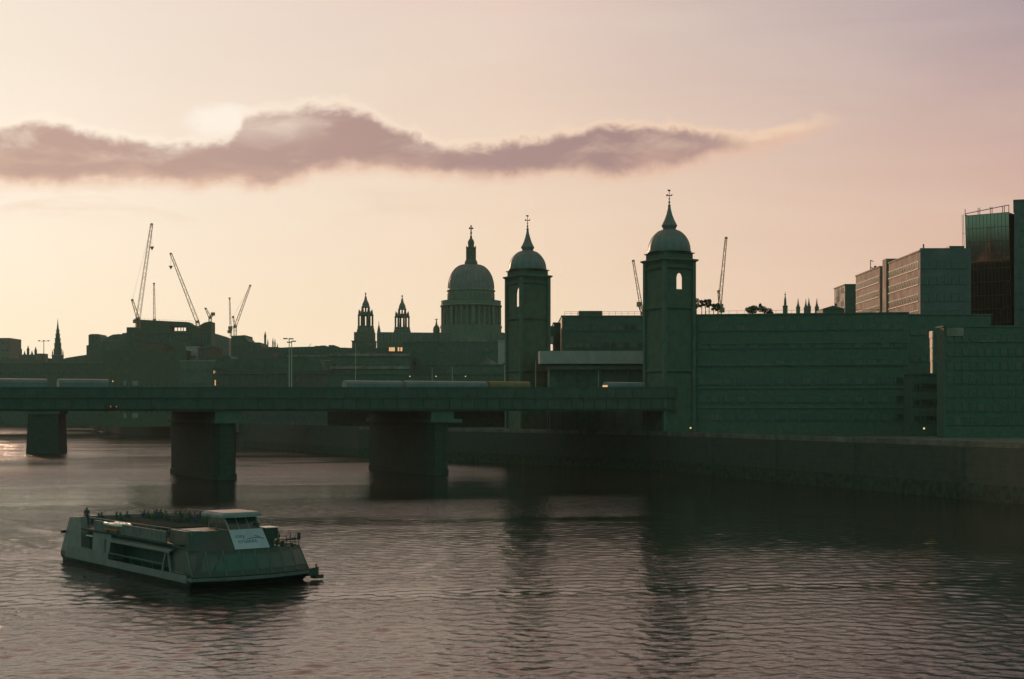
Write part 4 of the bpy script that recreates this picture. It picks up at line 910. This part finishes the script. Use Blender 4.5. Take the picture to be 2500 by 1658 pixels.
# glass tower with frame parapet
Da, Db = 421.6, 413.9; loc, rot, L = place(2369, Da, 2475, Db); H = Z(526, 417)-GZ
t = thing('glass_tower', 'tall glass office with an open framed parapet and a dark dome reflected in it', 'building', loc, rot)
lean = .07
m = MB(); m.loft([[(0, 0, -2), (L, 0, -2), (L, 18, -2), (0, 18, -2)], [(0, -H*lean, H), (L, -H*lean, H), (L, 18, H), (0, 18, H)]]); m.build('glazing', MIRROR, t)
m = MB()
for i_ in range(13):
    x_ = L*i_/12; m.tube((x_, -.06, 0), (x_, -.06-H*lean, H), .05, n=4)
for i_ in range(17):
    z_ = H*i_/16; m.tube((0, -.06-z_*lean, z_), (L, -.06-z_*lean, z_), .08, n=4)
m.build('mullion', mat('bronze_mullion', (.17, .13, .10), .5), t)
m = MB()
for a in (0, L*.3, L*.34, L*.58, L*.62, L*.86, L*.9, L): m.tube((a, -H*lean, H), (a, -H*lean, H+2.0), .11, n=6)
m.tube((0, -H*lean, H+.6), (L, -H*lean, H+2.1), .12); m.tube((0, -H*lean, H+.3), (0, 18, H+.3), .12)
m.build('parapet_frame', STEEL, t)
m = MB()
for a in (-.35, -.75): m.tube((a, -.5, 2), (a, -.5-H*lean, H+.4), .07, n=6)
for i_ in range(12): m.tube((-.75, -.5-H*lean*i_/12, 2+(H-2)*i_/12), (0, -.1-H*lean*i_/12, 2+(H-2)*i_/12), .05, n=4)
m.build('edge_fin', LIGHTSTEEL, t)
t, L, H = block('dark_slab', 'dark slab building rising out of the right edge of the photo', 2476, 2759, 491, 400, 390, depth=25, wall=FACE, rows=14, cols=7, w=2.2, h=2.2, frame=STEEL, clutter=False)
# pillar catching the sun
D = 338; o = thing('duct', 'slender sunlit vertical duct of stacked sections among dark riverside buildings', 'duct', (X(2276, D), D, GZ))
m = MB()
for za, zb_, r_ in ((930, 882, 1.5), (880.5, 850, 1.8), (848.5, 826, 2.0), (824.5, 808, 2.5)): m.box(0, .22, 0, r_, Z(za, D)-GZ, Z(zb_, D)-GZ)
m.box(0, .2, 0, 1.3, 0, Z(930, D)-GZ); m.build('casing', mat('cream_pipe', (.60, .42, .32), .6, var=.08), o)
m = MB()
for yv in (881.3, 849.3, 825.3): m.box(-.04, .3, -.05, 2.1, Z(yv, D)-GZ-.06, Z(yv, D)-GZ+.06)
m.build('collar', STEEL, o)
t, L, H = block('quay_store', 'low dark store at the foot of the sunlit flue', 2225, 2312, 915, 322, depth=6, wall=BRICK, rows=3, cols=7, w=1.1, h=1.4, clutter=False)
t, L, H = block('wharf_building', 'dark wharf building at the right edge with a faint panel near its top', 2304, 2560, 799, 305, depth=5, wall=BRICK, rows=7, cols=13, w=1.3, h=1.7, clutter=False)
MB().box(.6, 4.2, -.35, -.003, Z(821, 305)-GZ, Z(800, 305)-GZ).build('sign_panel', WARMC, t)
MB().box(6.0, L, -.3, -.003, Z(835, 305)-GZ, Z(831, 305)-GZ).build('ledge', COPING, t)
D = 320; o = thing('quay_lamp', 'small glowing lamp on a post on the embankment right of the nearer tower', 'lamp', (X(1686, D), D, GZ-.2))
MB().tube((0, 0, 0), (0, 0, Z(1046, D)-GZ+.2), .07, .05).build('post', STEEL, o); MB().ball((0, 0, Z(1046, D)-GZ+.3), .2, 10).build('globe', LAMPY, o)
o = copy_tree(o); o.location = (X(2256, 285), 285, GZ-.2+.3); o['label'] = 'small dim lamp on a post on the embankment near the right edge'

# ================================================================== ROAD BRIDGE UPSTREAM
D = 480; o = thing('road_bridge', 'distant road bridge with one battered stone pier beneath the railway bridge', 'bridge', (X(114, D), D, 0), R(8))
k = D/F
m = MB(); m.loft([[(-5.4, -7, -3), (5.3, -7, -3), (5.3, 9, -3), (-5.4, 9, -3)], [(-5.4, -7, 0), (5.3, -7, 0), (5.3, 9, 0), (-5.4, 9, 0)], [(-4.85, -6.4, 13.2), (4.85, -6.4, 13.2), (4.85, 8.4, 13.2), (-4.85, 8.4, 13.2)]]); m.build('pier', DARKSTONE, o)
MB().box(-150, 170, -6.8, 9, 14.2, 16.6).build('deck', STEEL, o); MB().box(-150, 170, -7.1, -6.803, 14.1, 18.0).build('parapet', STEEL, o)
MB().box(-5.4, 5.4, -6.9, 8.9, 13.203, 14.197).build('pier_cap', STONE, o)

# ================================================================== TOUR BOAT
bo = BOAT_C+BH*(-14)+BP*5.3; BR = math.atan2(BH.y, BH.x)
boat = thing('tour_boat', 'wide two deck river tour boat with a wheelhouse and open top deck', 'boat', (bo.x, bo.y, 0), BR)
OX, OY = 14.0, -5.3                                 # local X = X + 14, local Y = Y - 5.3 ; measured from the front right-hand hull corner
def B(mb): 
    mb.v = [(x+OX, y+OY, z) for x, y, z in mb.v]; return mb
def plan(front, bulge, x0, y0, y1, n=9):
    return [(x0, y0), ]+[(front+bulge*(1-((2*i/(n-1)-1)**2)), y0+(y1-y0)*i/(n-1)) for i in range(n)]+[(x0, y1)]
def ringz(p, z): return [(x, y, z) for x, y in p]
m = MB(); m.loft([ringz(plan(-1.6, .6, -28.0, .7, 9.9), -.9), ringz(plan(-.7, .8, -28.3, .2, 10.4), .05), ringz(plan(0, 1.0, -28.5, 0, 10.6), .55), ringz(plan(.1, 1.05, -28.4, 0, 10.6), .95)])
B(m).build('hull', HULL, boat)
m = MB(); pl0 = plan(.1, 1.05, -28.4, 0, 10.6)
m.loft([ringz(plan(.16, 1.1, -24, -.07, 10.67), .62), ringz(plan(.2, 1.1, -24, -.07, 10.67), .86)], cap=True); B(m).build('rubbing_strake', WHITE, boat)
m = MB(); m.box(-27.0, -.6, -.14, -.075, .45, 1.05); m.box(-26.5, -16.6, -.13, -.02, .953, 1.5); B(m).build('side_belt', WHITE, boat)
# bow fender and step at the far corner
m = MB(); m.loft([[(-2.2, 10.3, .35), (.25, 10.3, .35), (.45, 11.2, .45), (-1.2, 11.2, .45)], [(-2.2, 10.3, .97), (.25, 10.3, .97), (.45, 11.2, 1.12), (-1.2, 11.2, 1.12)]]); m.box(-.5, .35, 10.95, 11.72, .12, .44); m.tube((.2, 11.1, 1.0), (.2, 11.1, 1.35), .07); B(m).build('bow_fender', HULL, boat)
# saloon: solid core, open side gallery towards us
m = MB(); m.box(-27.3, -4.6, 1.7, 9.5, .953, 3.2); B(m).build('gallery_wall', mat('gallery_dark', (.06, .08, .07), .6), boat)
m = MB(); m.loft([ringz(plan(0, 1.0, -4.4, .1, 10.5), .953), ringz(plan(-1.4, 1.75, -4.4, .25, 10.35), 2.9)]); B(m).build('saloon', HULL, boat)
# faint glazed bays of the saloon front, with mullions
PB, PT = plan(0, 1.0, -4.4, .1, 10.5)[1:-1], plan(-1.4, 1.75, -4.4, .25, 10.35)[1:-1]
m = MB()
for (xb_, yb_), (xt_, yt_) in zip(PB, PT): m.tube((xb_+.02, yb_, 1.0), (xt_+.02, yt_, 2.88), .05, n=4)
B(m).build('mullion', mat('mullion_grey', (.12, .14, .13), .5), boat)
for i in range(8):
    pts = []
    for f, g_ in ((.07, .2), (.93, .2), (.93, .82), (.07, .82)):
        b2 = [PB[i][k]*(1-f)+PB[i+1][k]*f for k in (0, 1)]; t2 = [PT[i][k]*(1-f)+PT[i+1][k]*f for k in (0, 1)]
        pts.append((b2[0]*(1-g_)+t2[0]*g_+.03, b2[1]*(1-g_)+t2[1]*g_, .953+1.947*g_))
    B(MB().add(pts, [(0, 1, 2, 3)])).build('window', GLASS, boat)
# upper deck, canopy edge, white side panels
m = MB(); m.box(-23.1, -2.2, -.05, 10.6, 3.203, 3.35); m.box(-27.4, -23.103, 1.07, 9.53, 3.203, 3.35); B(m).build('upper_deck', BDECK, boat)
m = MB(); m.loft([[(-16.4, -.25, 2.62), (-3.6, -.25, 2.62), (-3.6, 1.0, 3.2), (-16.4, 1.0, 3.2)], [(-16.4, -.25, 2.78), (-3.6, -.25, 2.78), (-3.6, .9, 3.2), (-16.4, .9, 3.2)]]); B(m).build('gallery_canopy', WHITE, boat)
m = MB(); m.loft([[(-20.6, -.03, .953), (-16.9, -.03, .953), (-16.9, 1.68, .953), (-20.6, 1.68, .953)], [(-20.6, .1, 3.2), (-16.3, .1, 3.2), (-16.3, 1.68, 3.2), (-20.6, 1.68, 3.2)]]); B(m).build('side_panel', WHITE, boat)
B(MB().box(-18.4, -17.6, -.035, .02, 1.55, 2.7)).build('side_door', mat('door_grey', (.15, .15, .15), .6), boat)
for wy, sg in ((0.0, 1), (10.6, -1)):
    m = MB(); m.loft([[(-28.4, wy, .953), (-23.2, wy, .953), (-23.2, wy+sg*1.05, .953), (-28.4, wy+sg*1.05, .953)], [(-26.9, wy+sg*.3, 4.12), (-24.2, wy+sg*.3, 4.3), (-24.2, wy+sg*.85, 4.3), (-26.9, wy+sg*.85, 4.12)]]); B(m).build('stern_wing', WHITE, boat)
B(MB().box(-23.4, -20.7, .9, 1.65, .953, 2.7)).build('stern_doorway', mat('doorway_dark', (.05, .07, .06), .7), boat)  # solid dark box standing in for the shaded door opening
m = MB(); m.box(-23.2, -20.65, -.04, .06, .953, 1.62); B(m).build('stern_bulwark', WHITE, boat)
B(MB().box(-22.2, -20.7, .05, .9, 2.72, 2.8)).build('stern_step', LITCAN, boat)  # sunlight on the step put into its white
m = MB(); m.box(-29.0, -28.45, .3, 2.0, .35, .75); m.box(-28.75, -28.45, .3, 2.0, -.4, .1); m.box(-27.9, -27.6, -.2, .3, 2.6, 2.9); B(m).build('stern_fender', HULL, boat)
m = MB(); m.box(-20.5, -5.01, .12, .22, 3.353, 4.25); m.box(-20.5, -6, 10.35, 10.45, 3.353, 3.72); m.box(-27.4, -27.3, 1.1, 9.5, 3.353, 4.1); B(m).build('bulwark', mat('bulwark_white', (.115, .115, .115), .55, var=.3, scale=1.6), boat)
m = MB(); m.tube((-21.5, .1, 4.42), (.2, .1, 4.6), .035)
for i in range(15): m.tube((-20.4+i*1.45, .1, 4.2), (-20.4+i*1.45, .1, 4.43+i*.0118), .022, n=4)
m.tube((-23.0, 10.4, 4.7), (-6, 10.4, 4.7), .03); m.tube((-27.35, 1.1, 4.6), (-27.35, 9.5, 4.7), .03)
for i in range(12): m.tube((-23.4+i*1.55, 10.4, 4.2), (-23.4+i*1.55, 10.4, 4.7), .022, n=4)
B(m).build('handrail', LIGHTSTEEL, boat)
m = MB(); m.tube((-16.6, .02, 1.58), (-5.2, .02, 1.6), .03); m.tube((-3.2, -.03, 1.15), (-1.2, -.03, 1.17), .03)
for i in range(6): m.tube((-16.2+i*2.2, .02, .95), (-16.2+i*2.2, .02, 1.58), .02, n=4)
B(m).build('gallery_rail', LIGHTSTEEL, boat)
m = MB()
for dx in (-.55, .55): m.loft([[(-4.6+dx*1.5-.12, -.06, .953), (-4.6+dx*1.5+.12, -.06, .953), (-4.6+dx*1.5+.12, .12, .953), (-4.6+dx*1.5-.12, .12, .953)], [(-4.6+dx*.3-.12, .0, 2.75), (-4.6+dx*.3+.12, .0, 2.75), (-4.6+dx*.3+.12, .15, 2.75), (-4.6+dx*.3-.12, .15, 2.75)]])
B(m).build('gangway_post', WHITE, boat)
# benches on the top deck
for i in range(14):
    m = MB(); x_ = -23.0+i*1.02
    m.box(x_-.22, x_+.22, 1.0, 9.6, 3.72, 3.79); m.box(x_-.28, x_-.22, 1.0, 9.6, 3.79, 4.15)
    for y_ in (1.3, 3.9, 6.6, 9.2): m.box(x_-.18, x_+.18, y_-.04, y_+.04, 3.353, 3.717)
    B(m).build('bench', BDECK, boat)
# dark forward cabin beside the wheelhouse, sunlight on its ledge put in as a white strip
m = MB(); m.loft([[(-5.0, .4, 3.353), (-4.4, .4, 2.903), (-1.15, .4, 2.903), (.14, 3.7, 2.903), (-5.0, 3.7, 3.353)], [(-5.0, .5, 4.4), (-4.4, .5, 4.4), (-1.75, .5, 4.4), (-1.15, 3.7, 4.4), (-5.0, 3.7, 4.4)]]); B(m).build('forward_cabin', HULL, boat)
B(MB().box(-2.2, -1.8, .55, 1.75, 4.403, 4.47)).build('lit_ledge', LITCAN, boat)
# wheelhouse
WX0, WX1, WY0, WY1 = -4.9, -.0, 3.75, 6.75
m = MB(); m.loft([[(WX0, WY0, 2.903), (.15, WY0, 2.903), (.15, WY1, 2.903), (WX0, WY1, 2.903)], [(WX0, WY0+.05, 4.4), (-1.15, WY0+.05, 4.4), (-1.15, WY1-.05, 4.4), (WX0, WY1-.05, 4.4)]]); wh = B(m).build('wheelhouse', mat('wheelhouse_grey', (.045, .062, .052), .6, var=.2), boat)
m = MB()
for y_ in (WY0+.1, WY1-.1):
    m.tube((-1.15, y_, 4.4), (-2.0, y_, 5.35), .07, n=6); m.tube((WX0+.1, y_, 4.4), (WX0+.1, y_, 5.4), .07, n=6); m.tube((-3.4, y_, 4.4), (-3.4, y_, 5.4), .05, n=6)
for f in (.33, .66): m.tube((-1.15, WY0+.1+(WY1-WY0-.2)*f, 4.4), (-2.0, WY0+.1+(WY1-WY0-.2)*f, 5.35), .04, n=6)
B(m).build('pillar', LIGHTSTEEL, wh)
TG = mat('wheelhouse_glass', (.03, .05, .04), .1, .5)
B(MB().add([(-1.17, WY0+.12, 4.42), (-1.17, WY1-.12, 4.42), (-2.0, WY1-.12, 5.33), (-2.0, WY0+.12, 5.33)], [(0, 1, 2, 3)])).build('window', TG, wh)
B(MB().add([(-1.3, WY0+.08, 4.42), (-2.05, WY0+.08, 5.33), (-4.7, WY0+.08, 5.33), (-4.7, WY0+.08, 4.42)], [(0, 1, 2, 3)])).build('window', TG, wh)
m = MB(); m.box(-4.7, -1.3, WY1-.5, WY1-.15, 4.403, 4.9); m.box(-2.6, -2.2, 5.3, 5.7, 4.403, 4.95); B(m).build('console', HULL, wh)
m = MB(); rr_ = [(-5.4, WY0-.35), (-1.75, WY0-.3), (-1.55, WY0+.3), (-1.4, (WY0+WY1)/2), (-1.55, WY1-.3), (-1.75, WY1+.35), (-5.4, WY1+.35)]
m.loft([ringz(rr_, 5.38), ringz(rr_, 5.58), [(x*.96-.12, WY0+1.5+(y-WY0-1.5)*.85, 5.78) for x, y in rr_]]); B(m).build('wheelhouse_roof', mat('roof_grey', (.23, .22, .235), .6), boat)
# pale name panel on the raked wheelhouse front, with its lettering
m = MB(); m.loft([[(.17, WY0-.05, 2.92), (.17, WY1+.05, 2.92), (-1.12, WY1, 4.4), (-1.12, WY0, 4.4)], [(.25, WY0-.05, 2.96), (.25, WY1+.05, 2.96), (-1.04, WY1, 4.44), (-1.04, WY0, 4.44)]]); npan = B(m).build('name_panel', BLUEP, boat)
e1 = Vector((0, 1, 0)); e2 = Vector((-1.29, 0, 1.48)).normalized(); nrm = e1.cross(e2).normalized(); o0 = Vector((.25+OX, WY0+OY, 2.96))+nrm*.012
def letters(txt, size, sx, sy):
    cu = bpy.data.curves.new('lettering', 'FONT'); cu.body = txt; cu.size = size; cu.extrude = .004; cu.materials.append(LETTER); cu.space_character = 1.05
    o = bpy.data.objects.new('lettering', cu); COL.objects.link(o)
    dg = bpy.context.evaluated_depsgraph_get(); me = bpy.data.meshes.new_from_object(o.evaluated_get(dg)); bpy.data.objects.remove(o)
    ob = bpy.data.objects.new('lettering', me); COL.objects.link(ob); ob.parent = npan
    mw = Matrix((e1, e2, nrm)).transposed().to_4x4(); mw.translation = o0+e1*sx+e2*sy; ob.matrix_local = mw
    if not me.materials: me.materials.append(LETTER)
letters('city', .58, .33, 1.10); letters('cruises', .58, .42, .60)
m = MB(); c0 = [(1.35, .98), (1.8, 1.06), (2.2, 1.09), (2.55, 1.03), (2.82, .90)]
for (a, b), (c, d) in zip(c0[:-1], c0[1:]): m.tube(o0+e1*a+e2*b, o0+e1*c+e2*d, .022, .03, n=5)
m.tube(o0+e1*2.05+e2*1.30, o0+e1*2.5+e2*1.12, .02, n=5); m.build('swoosh', LETTER, npan)
# box beside the wheelhouse, mast, fore deck fittings
m = MB(); m.box(-2.2, -.75, 6.9, 8.05, 2.9, 4.45); B(m).build('locker', HULL, boat); B(MB().box(-2.25, -.7, 6.85, 8.1, 4.453, 4.5)).build('locker_lid', LITCAN, boat)  # bright lid puts the light on the locker's top into colour
m = MB()
for y_ in (8.3, 9.1, 9.9): m.tube((-1.2, y_, 2.9), (-1.2, y_, 3.75), .03, n=5)
m.tube((-1.2, 8.1, 3.75), (-1.2, 10.2, 3.4), .025, n=5); m.tube((-1.2, 8.1, 3.3), (-1.2, 10.2, 3.15), .02, n=5); m.tube((-1.0, 9.35, 2.9), (-1.0, 9.35, 4.0), .03, n=5); m.tube((-1.0, 9.35, 4.0), (-1.0, 9.1, 4.05), .03, n=5)
B(m).build('fore_rail', STEEL, boat)
m = MB(); m.tube((-.75, 10.0, 2.9), (-.75, 10.0, 3.4), .03); m.box(-.85, -.65, 9.9, 10.1, 3.35, 3.95); m.box(-1.0, -.6, 9.4, 9.7, 2.9, 3.0); B(m).build('bow_lamp', HULL, boat)
m = MB(); m.lathe([(.28, 2.9), (.3, 3.0), (.14, 3.05), (.14, 3.25), (.3, 3.3), (.3, 3.36)], 12, (-1.0, 8.6, 0)); m.box(-1.3, -.7, 7.3, 8.0, 2.9, 3.1); m.tube((-1.0, 8.9, 3.0), (-.7, 9.5, 3.1), .05); B(m).build('windlass', HULL, boat)
# things carried on the boat
def onboat(x, y, z): 
    w = bo+BH*(x+OX)+BP*(y+OY); return (w.x, w.y, z)
def ring_buoy(x, y, z, label):
    o = thing('lifebuoy', label, 'lifebuoy', onboat(x, y, z), BR, 'lifebuoys on the tour boat')
    MB().torus((0, 0, 0), .30, .09, 'X', 20, 8).build('ring', mat('buoy_dark', (.20, .09, .05), .6), o, smooth=60)
    m = MB()
    for k_ in range(4): a_ = math.pi/2*k_+.4; m.tube((.0, .3*math.cos(a_)-.0, .3*math.sin(a_)), (.0, .3*math.cos(a_+.25), .3*math.sin(a_+.25)), .1, n=8)
    m.build('band', LITCAN, o); m = MB()
    m.tube((-.1, 0, .35), (-.1, 0, .62), .03); m.build('hanger', STEEL, o); return o
ring_buoy(-1.05, 8.05, 3.78, 'lifebuoy on the fore deck rail, the upper of two'); ring_buoy(-.7, 7.95, 3.2, 'lifebuoy low on the fore deck, below the other one')
o = thing('liferaft', 'grey barrel shaped liferaft canister on the stern side deck of the boat', 'liferaft', onboat(-20.2, .7, 3.35), BR)
MB().loft([[(x_, .35*math.cos(a_)*r_, .36+.32*math.sin(a_)*r_) for a_ in [math.pi*2*i/12 for i in range(12)]] for x_, r_ in ((-.95, .7), (-.85, 1), (.85, 1), (.95, .7))]).build('canister', WHITE, o, smooth=40)
MB().box(-.6, -.5, -.37, .37, 0, .12).box(.5, .6, -.37, .37, 0, .12).build('cradle', STEEL, o)
o = thing('rescue_boat', 'small sunlit orange and white dinghy on the side of the top deck', 'dinghy', onboat(-15.9, .55, 3.66), BR)
m = MB(); m.loft([[(x_, -.62*s_, .42), (x_, -.4*s_, .06), (x_, .4*s_, .06), (x_, .62*s_, .42)] for x_, s_ in ((-1.9, .75), (-.6, 1), (.8, 1), (1.7, .6), (2.2, .12))]); m.box(-1.6, 1.2, -.7, .7, -.02, .055); m.build('dinghy_hull', ORANGE, o)
m = MB()
for sg in (-1, 1):
    pp = [(-1.9, .5*sg), (-.6, .64*sg), (.8, .64*sg), (1.7, .4*sg), (2.25, .04*sg)]
    for (a, b), (c, d) in zip(pp[:-1], pp[1:]): m.tube((a, b, .46), (c, d, .48), .13, n=8)
m.build('gunwale', LITCAN, o); MB().box(-1.4, 1.0, -.5, .5, .43, .56).build('cover', LITCAN, o)
MB().box(-1.4, -1.2, -.5, .5, -.3, -.023).box(.8, 1.0, -.5, .5, -.3, -.023).build('cradle', STEEL, o)

# ------------------------------------------------------------------ people
def body_mesh(kind, cloth):
    """one continuous skinned body; seated, standing"""
    if kind == 'sit':
        J = {'pelvis': (0, 0, .50, .15), 'waist': (-.02, 0, .70, .14), 'chest': (0, 0, .90, .15), 'neck': (.01, 0, 1.06, .058), 'chin': (.03, 0, 1.11, .085), 'head': (.04, 0, 1.20, .125), 'crown': (.03, 0, 1.29, .10)}
        limb = lambda s: {'hip': (.06, .09*s, .49, .095), 'knee': (.43, .11*s, .50, .07), 'ankle': (.45, .11*s, .09, .05), 'toe': (.60, .12*s, .04, .04), 'shoulder': (0, .17*s, .95, .07), 'elbow': (.10, .22*s, .72, .05), 'wrist': (.30, .16*s, .62, .04), 'hand': (.38, .12*s, .60, .042)}
    else:
        J = {'pelvis': (0, 0, .92, .15), 'waist': (.0, 0, 1.10, .135), 'chest': (0, 0, 1.30, .155), 'neck': (.0, 0, 1.47, .058), 'chin': (.02, 0, 1.53, .085), 'head': (.03, 0, 1.62, .125), 'crown': (.02, 0, 1.71, .10)}
        limb = lambda s: {'hip': (0, .10*s, .88, .10), 'knee': (.03*s, .11*s, .48, .072), 'ankle': (.0, .12*s, .09, .05), 'toe': (.15, .13*s, .04, .04), 'shoulder': (0, .18*s, 1.37, .07), 'elbow': (-.03, .23*s, 1.10, .05), 'wrist': (.12, .21*s, .90, .04), 'hand': (.2, .2*s, .85, .044)}
    vs, rad, ed = [], [], []
    idx = {}
    def add(n, v): idx[n] = len(vs); vs.append(v[:3]); rad.append(v[3])
    for n, v in J.items(): add(n, v)
    for a, b in (('pelvis', 'waist'), ('waist', 'chest'), ('chest', 'neck'), ('neck', 'chin'), ('chin', 'head'), ('head', 'crown')): ed.append((idx[a], idx[b]))
    for s in (-1, 1):
        for n, v in limb(s).items(): add(n+str(s), v)
        for a, b in (('pelvis', 'hip'), ('hip', 'knee'), ('knee', 'ankle'), ('ankle', 'toe'), ('chest', 'shoulder'), ('shoulder', 'elbow'), ('elbow', 'wrist'), ('wrist', 'hand')):
            ed.append((idx[a if a in ('pelvis', 'chest') else a+str(s)], idx[b+str(s)]))
    me = bpy.data.meshes.new('body'); me.from_pydata(vs, ed, [])
    o = bpy.data.objects.new('body', me); COL.objects.link(o)
    md = o.modifiers.new('skin', 'SKIN'); md.use_smooth_shade = True
    for i, r_ in enumerate(rad): me.skin_vertices[0].data[i].radius = (r_, r_); me.skin_vertices[0].data[i].use_root = (i == 0)
    sb = o.modifiers.new('sub', 'SUBSURF'); sb.levels = 1; sb.render_levels = 1
    dg = bpy.context.evaluated_depsgraph_get(); dg.update()
    out = bpy.data.meshes.new_from_object(o.evaluated_get(dg)); bpy.data.objects.remove(o)
    out.materials.clear(); out.materials.append(cloth); out.materials.append(SKIN); out.materials.append(HAIR)
    zn = J['neck'][2]-.01; hx = J['head'][0]
    for p in out.polygons:
        c = p.center
        if c.z > zn: p.material_index = 1 if (c.x > hx+.01 and c.z < J['crown'][2]-.03) or c.z < zn+.07 else 2
        elif (c-Vector(limb(1)['hand'][:3])).length < .08 or (c-Vector(limb(-1)['hand'][:3])).length < .08: p.material_index = 1
    return out
SIT = [body_mesh('sit', c) for c in CLOTH]; STAND = body_mesh('stand', CLOTH[0])
HEADS = [(-22.25, 1.14, 'alone at the left end of the row'), (-22.71, 1.83, 'second from the left end, beside the lone one'), (-23.62, 3.26, 'broad shouldered, third from the left'), (-20.99, 2.78, 'small one fourth from the left'),
         (-23.23, 4.29, 'fifth from the left, beside the small one'), (-24.1, 5.95, 'alone just left of the dense crowd'), (-24.2, 6.95, 'left edge of the dense crowd'), (-24.0, 7.6, 'tallest head of the dense crowd'),
         (-22.9, 7.21, 'behind the tall pair of the crowd'), (-20.69, 6.44, 'front row at the left of the crowd'), (-21.4, 7.2, 'left of the crowd middle'), (-20.3, 7.75, 'in the middle of the crowd'),
         (-19.14, 7.1, 'just right of the crowd middle'), (-18.3, 7.75, 'close behind the neighbour right of the crowd middle'), (-16.68, 6.6, 'front row right of the crowd middle'), (-17.3, 7.5, 'back row right of the crowd middle'),
         (-14.62, 6.4, 'front row at the right of the crowd'), (-14.94, 7.2, 'middle row at the right of the crowd'), (-13.9, 7.9, 'back row near the wheelhouse'), (-13.2, 7.1, 'last on the right, nearest the wheelhouse'),
         (-19.9, 5.6, 'front row of the crowd, head lowest on the left'), (-17.8, 5.9, 'front row of the crowd, head lowest in the middle'), (-15.6, 5.8, 'front row of the crowd, head lowest on the right'), (-22.2, 5.9, 'just in front of the lone one by the crowd')]
BX = [-23.0+i*1.02 for i in range(14)]
for i, (x_, y_, lab) in enumerate(HEADS):
    xb = min(BX, key=lambda q: abs(q-x_)); o = bpy.data.objects.new('person', SIT[i % 4]); COL.objects.link(o)
    s_ = random.uniform(1.06, 1.16); wv = onboat(xb-.02, y_, 3.353+.0); o.location = wv; o.scale = (s_, s_, s_)
    o.rotation_euler = (0, 0, BR+random.uniform(-.3, .3)); tag(o, 'passenger seated on the top deck, '+lab, 'person', 'passengers on the top deck')
for i in range(17):                                # the packed far row, nothing tells them apart
    o = bpy.data.objects.new('person', SIT[(i*3+1) % 4]); COL.objects.link(o); s_ = random.uniform(1.0, 1.16); o.scale = (s_, s_, s_)
    o.location = onboat(BX[2+i % 9]-.02, (8.55, 9.15)[i // 9]+random.uniform(-.12, .12), 3.353); o.rotation_euler = (0, 0, BR+random.uniform(-.4, .4))
    tag(o, 'dark clad passenger packed among others in the far rows of the top deck', 'person', 'passengers packed along the far side of the top deck')
o = bpy.data.objects.new('person', STAND); COL.objects.link(o); o.rotation_euler = (0, 0, BR-.5); o.location = onboat(-25.3, 1.32, 3.353); o.scale = (1.03,)*3
tag(o, 'person in dark clothes standing upright at the stern of the boat', 'person')

# ================================================================== AIR
hz = MB().box(-2750, 2750, -20, 2650, -3.2, 190)
hm = bpy.data.materials.new('haze'); hm.use_nodes = True; ht = NT(hm.node_tree)
pv = ht.n('ShaderNodeVolumePrincipled'); pv.inputs['Color'].default_value = (.92, .90, .88, 1); pv.inputs['Density'].default_value = 4e-5; pv.inputs['Anisotropy'].default_value = .2
ho = ht.n('ShaderNodeOutputMaterial'); ht.put(ho.inputs['Volume'], pv.outputs[0])
hob = hz.build('haze', hm); hob['kind'] = 'stuff'
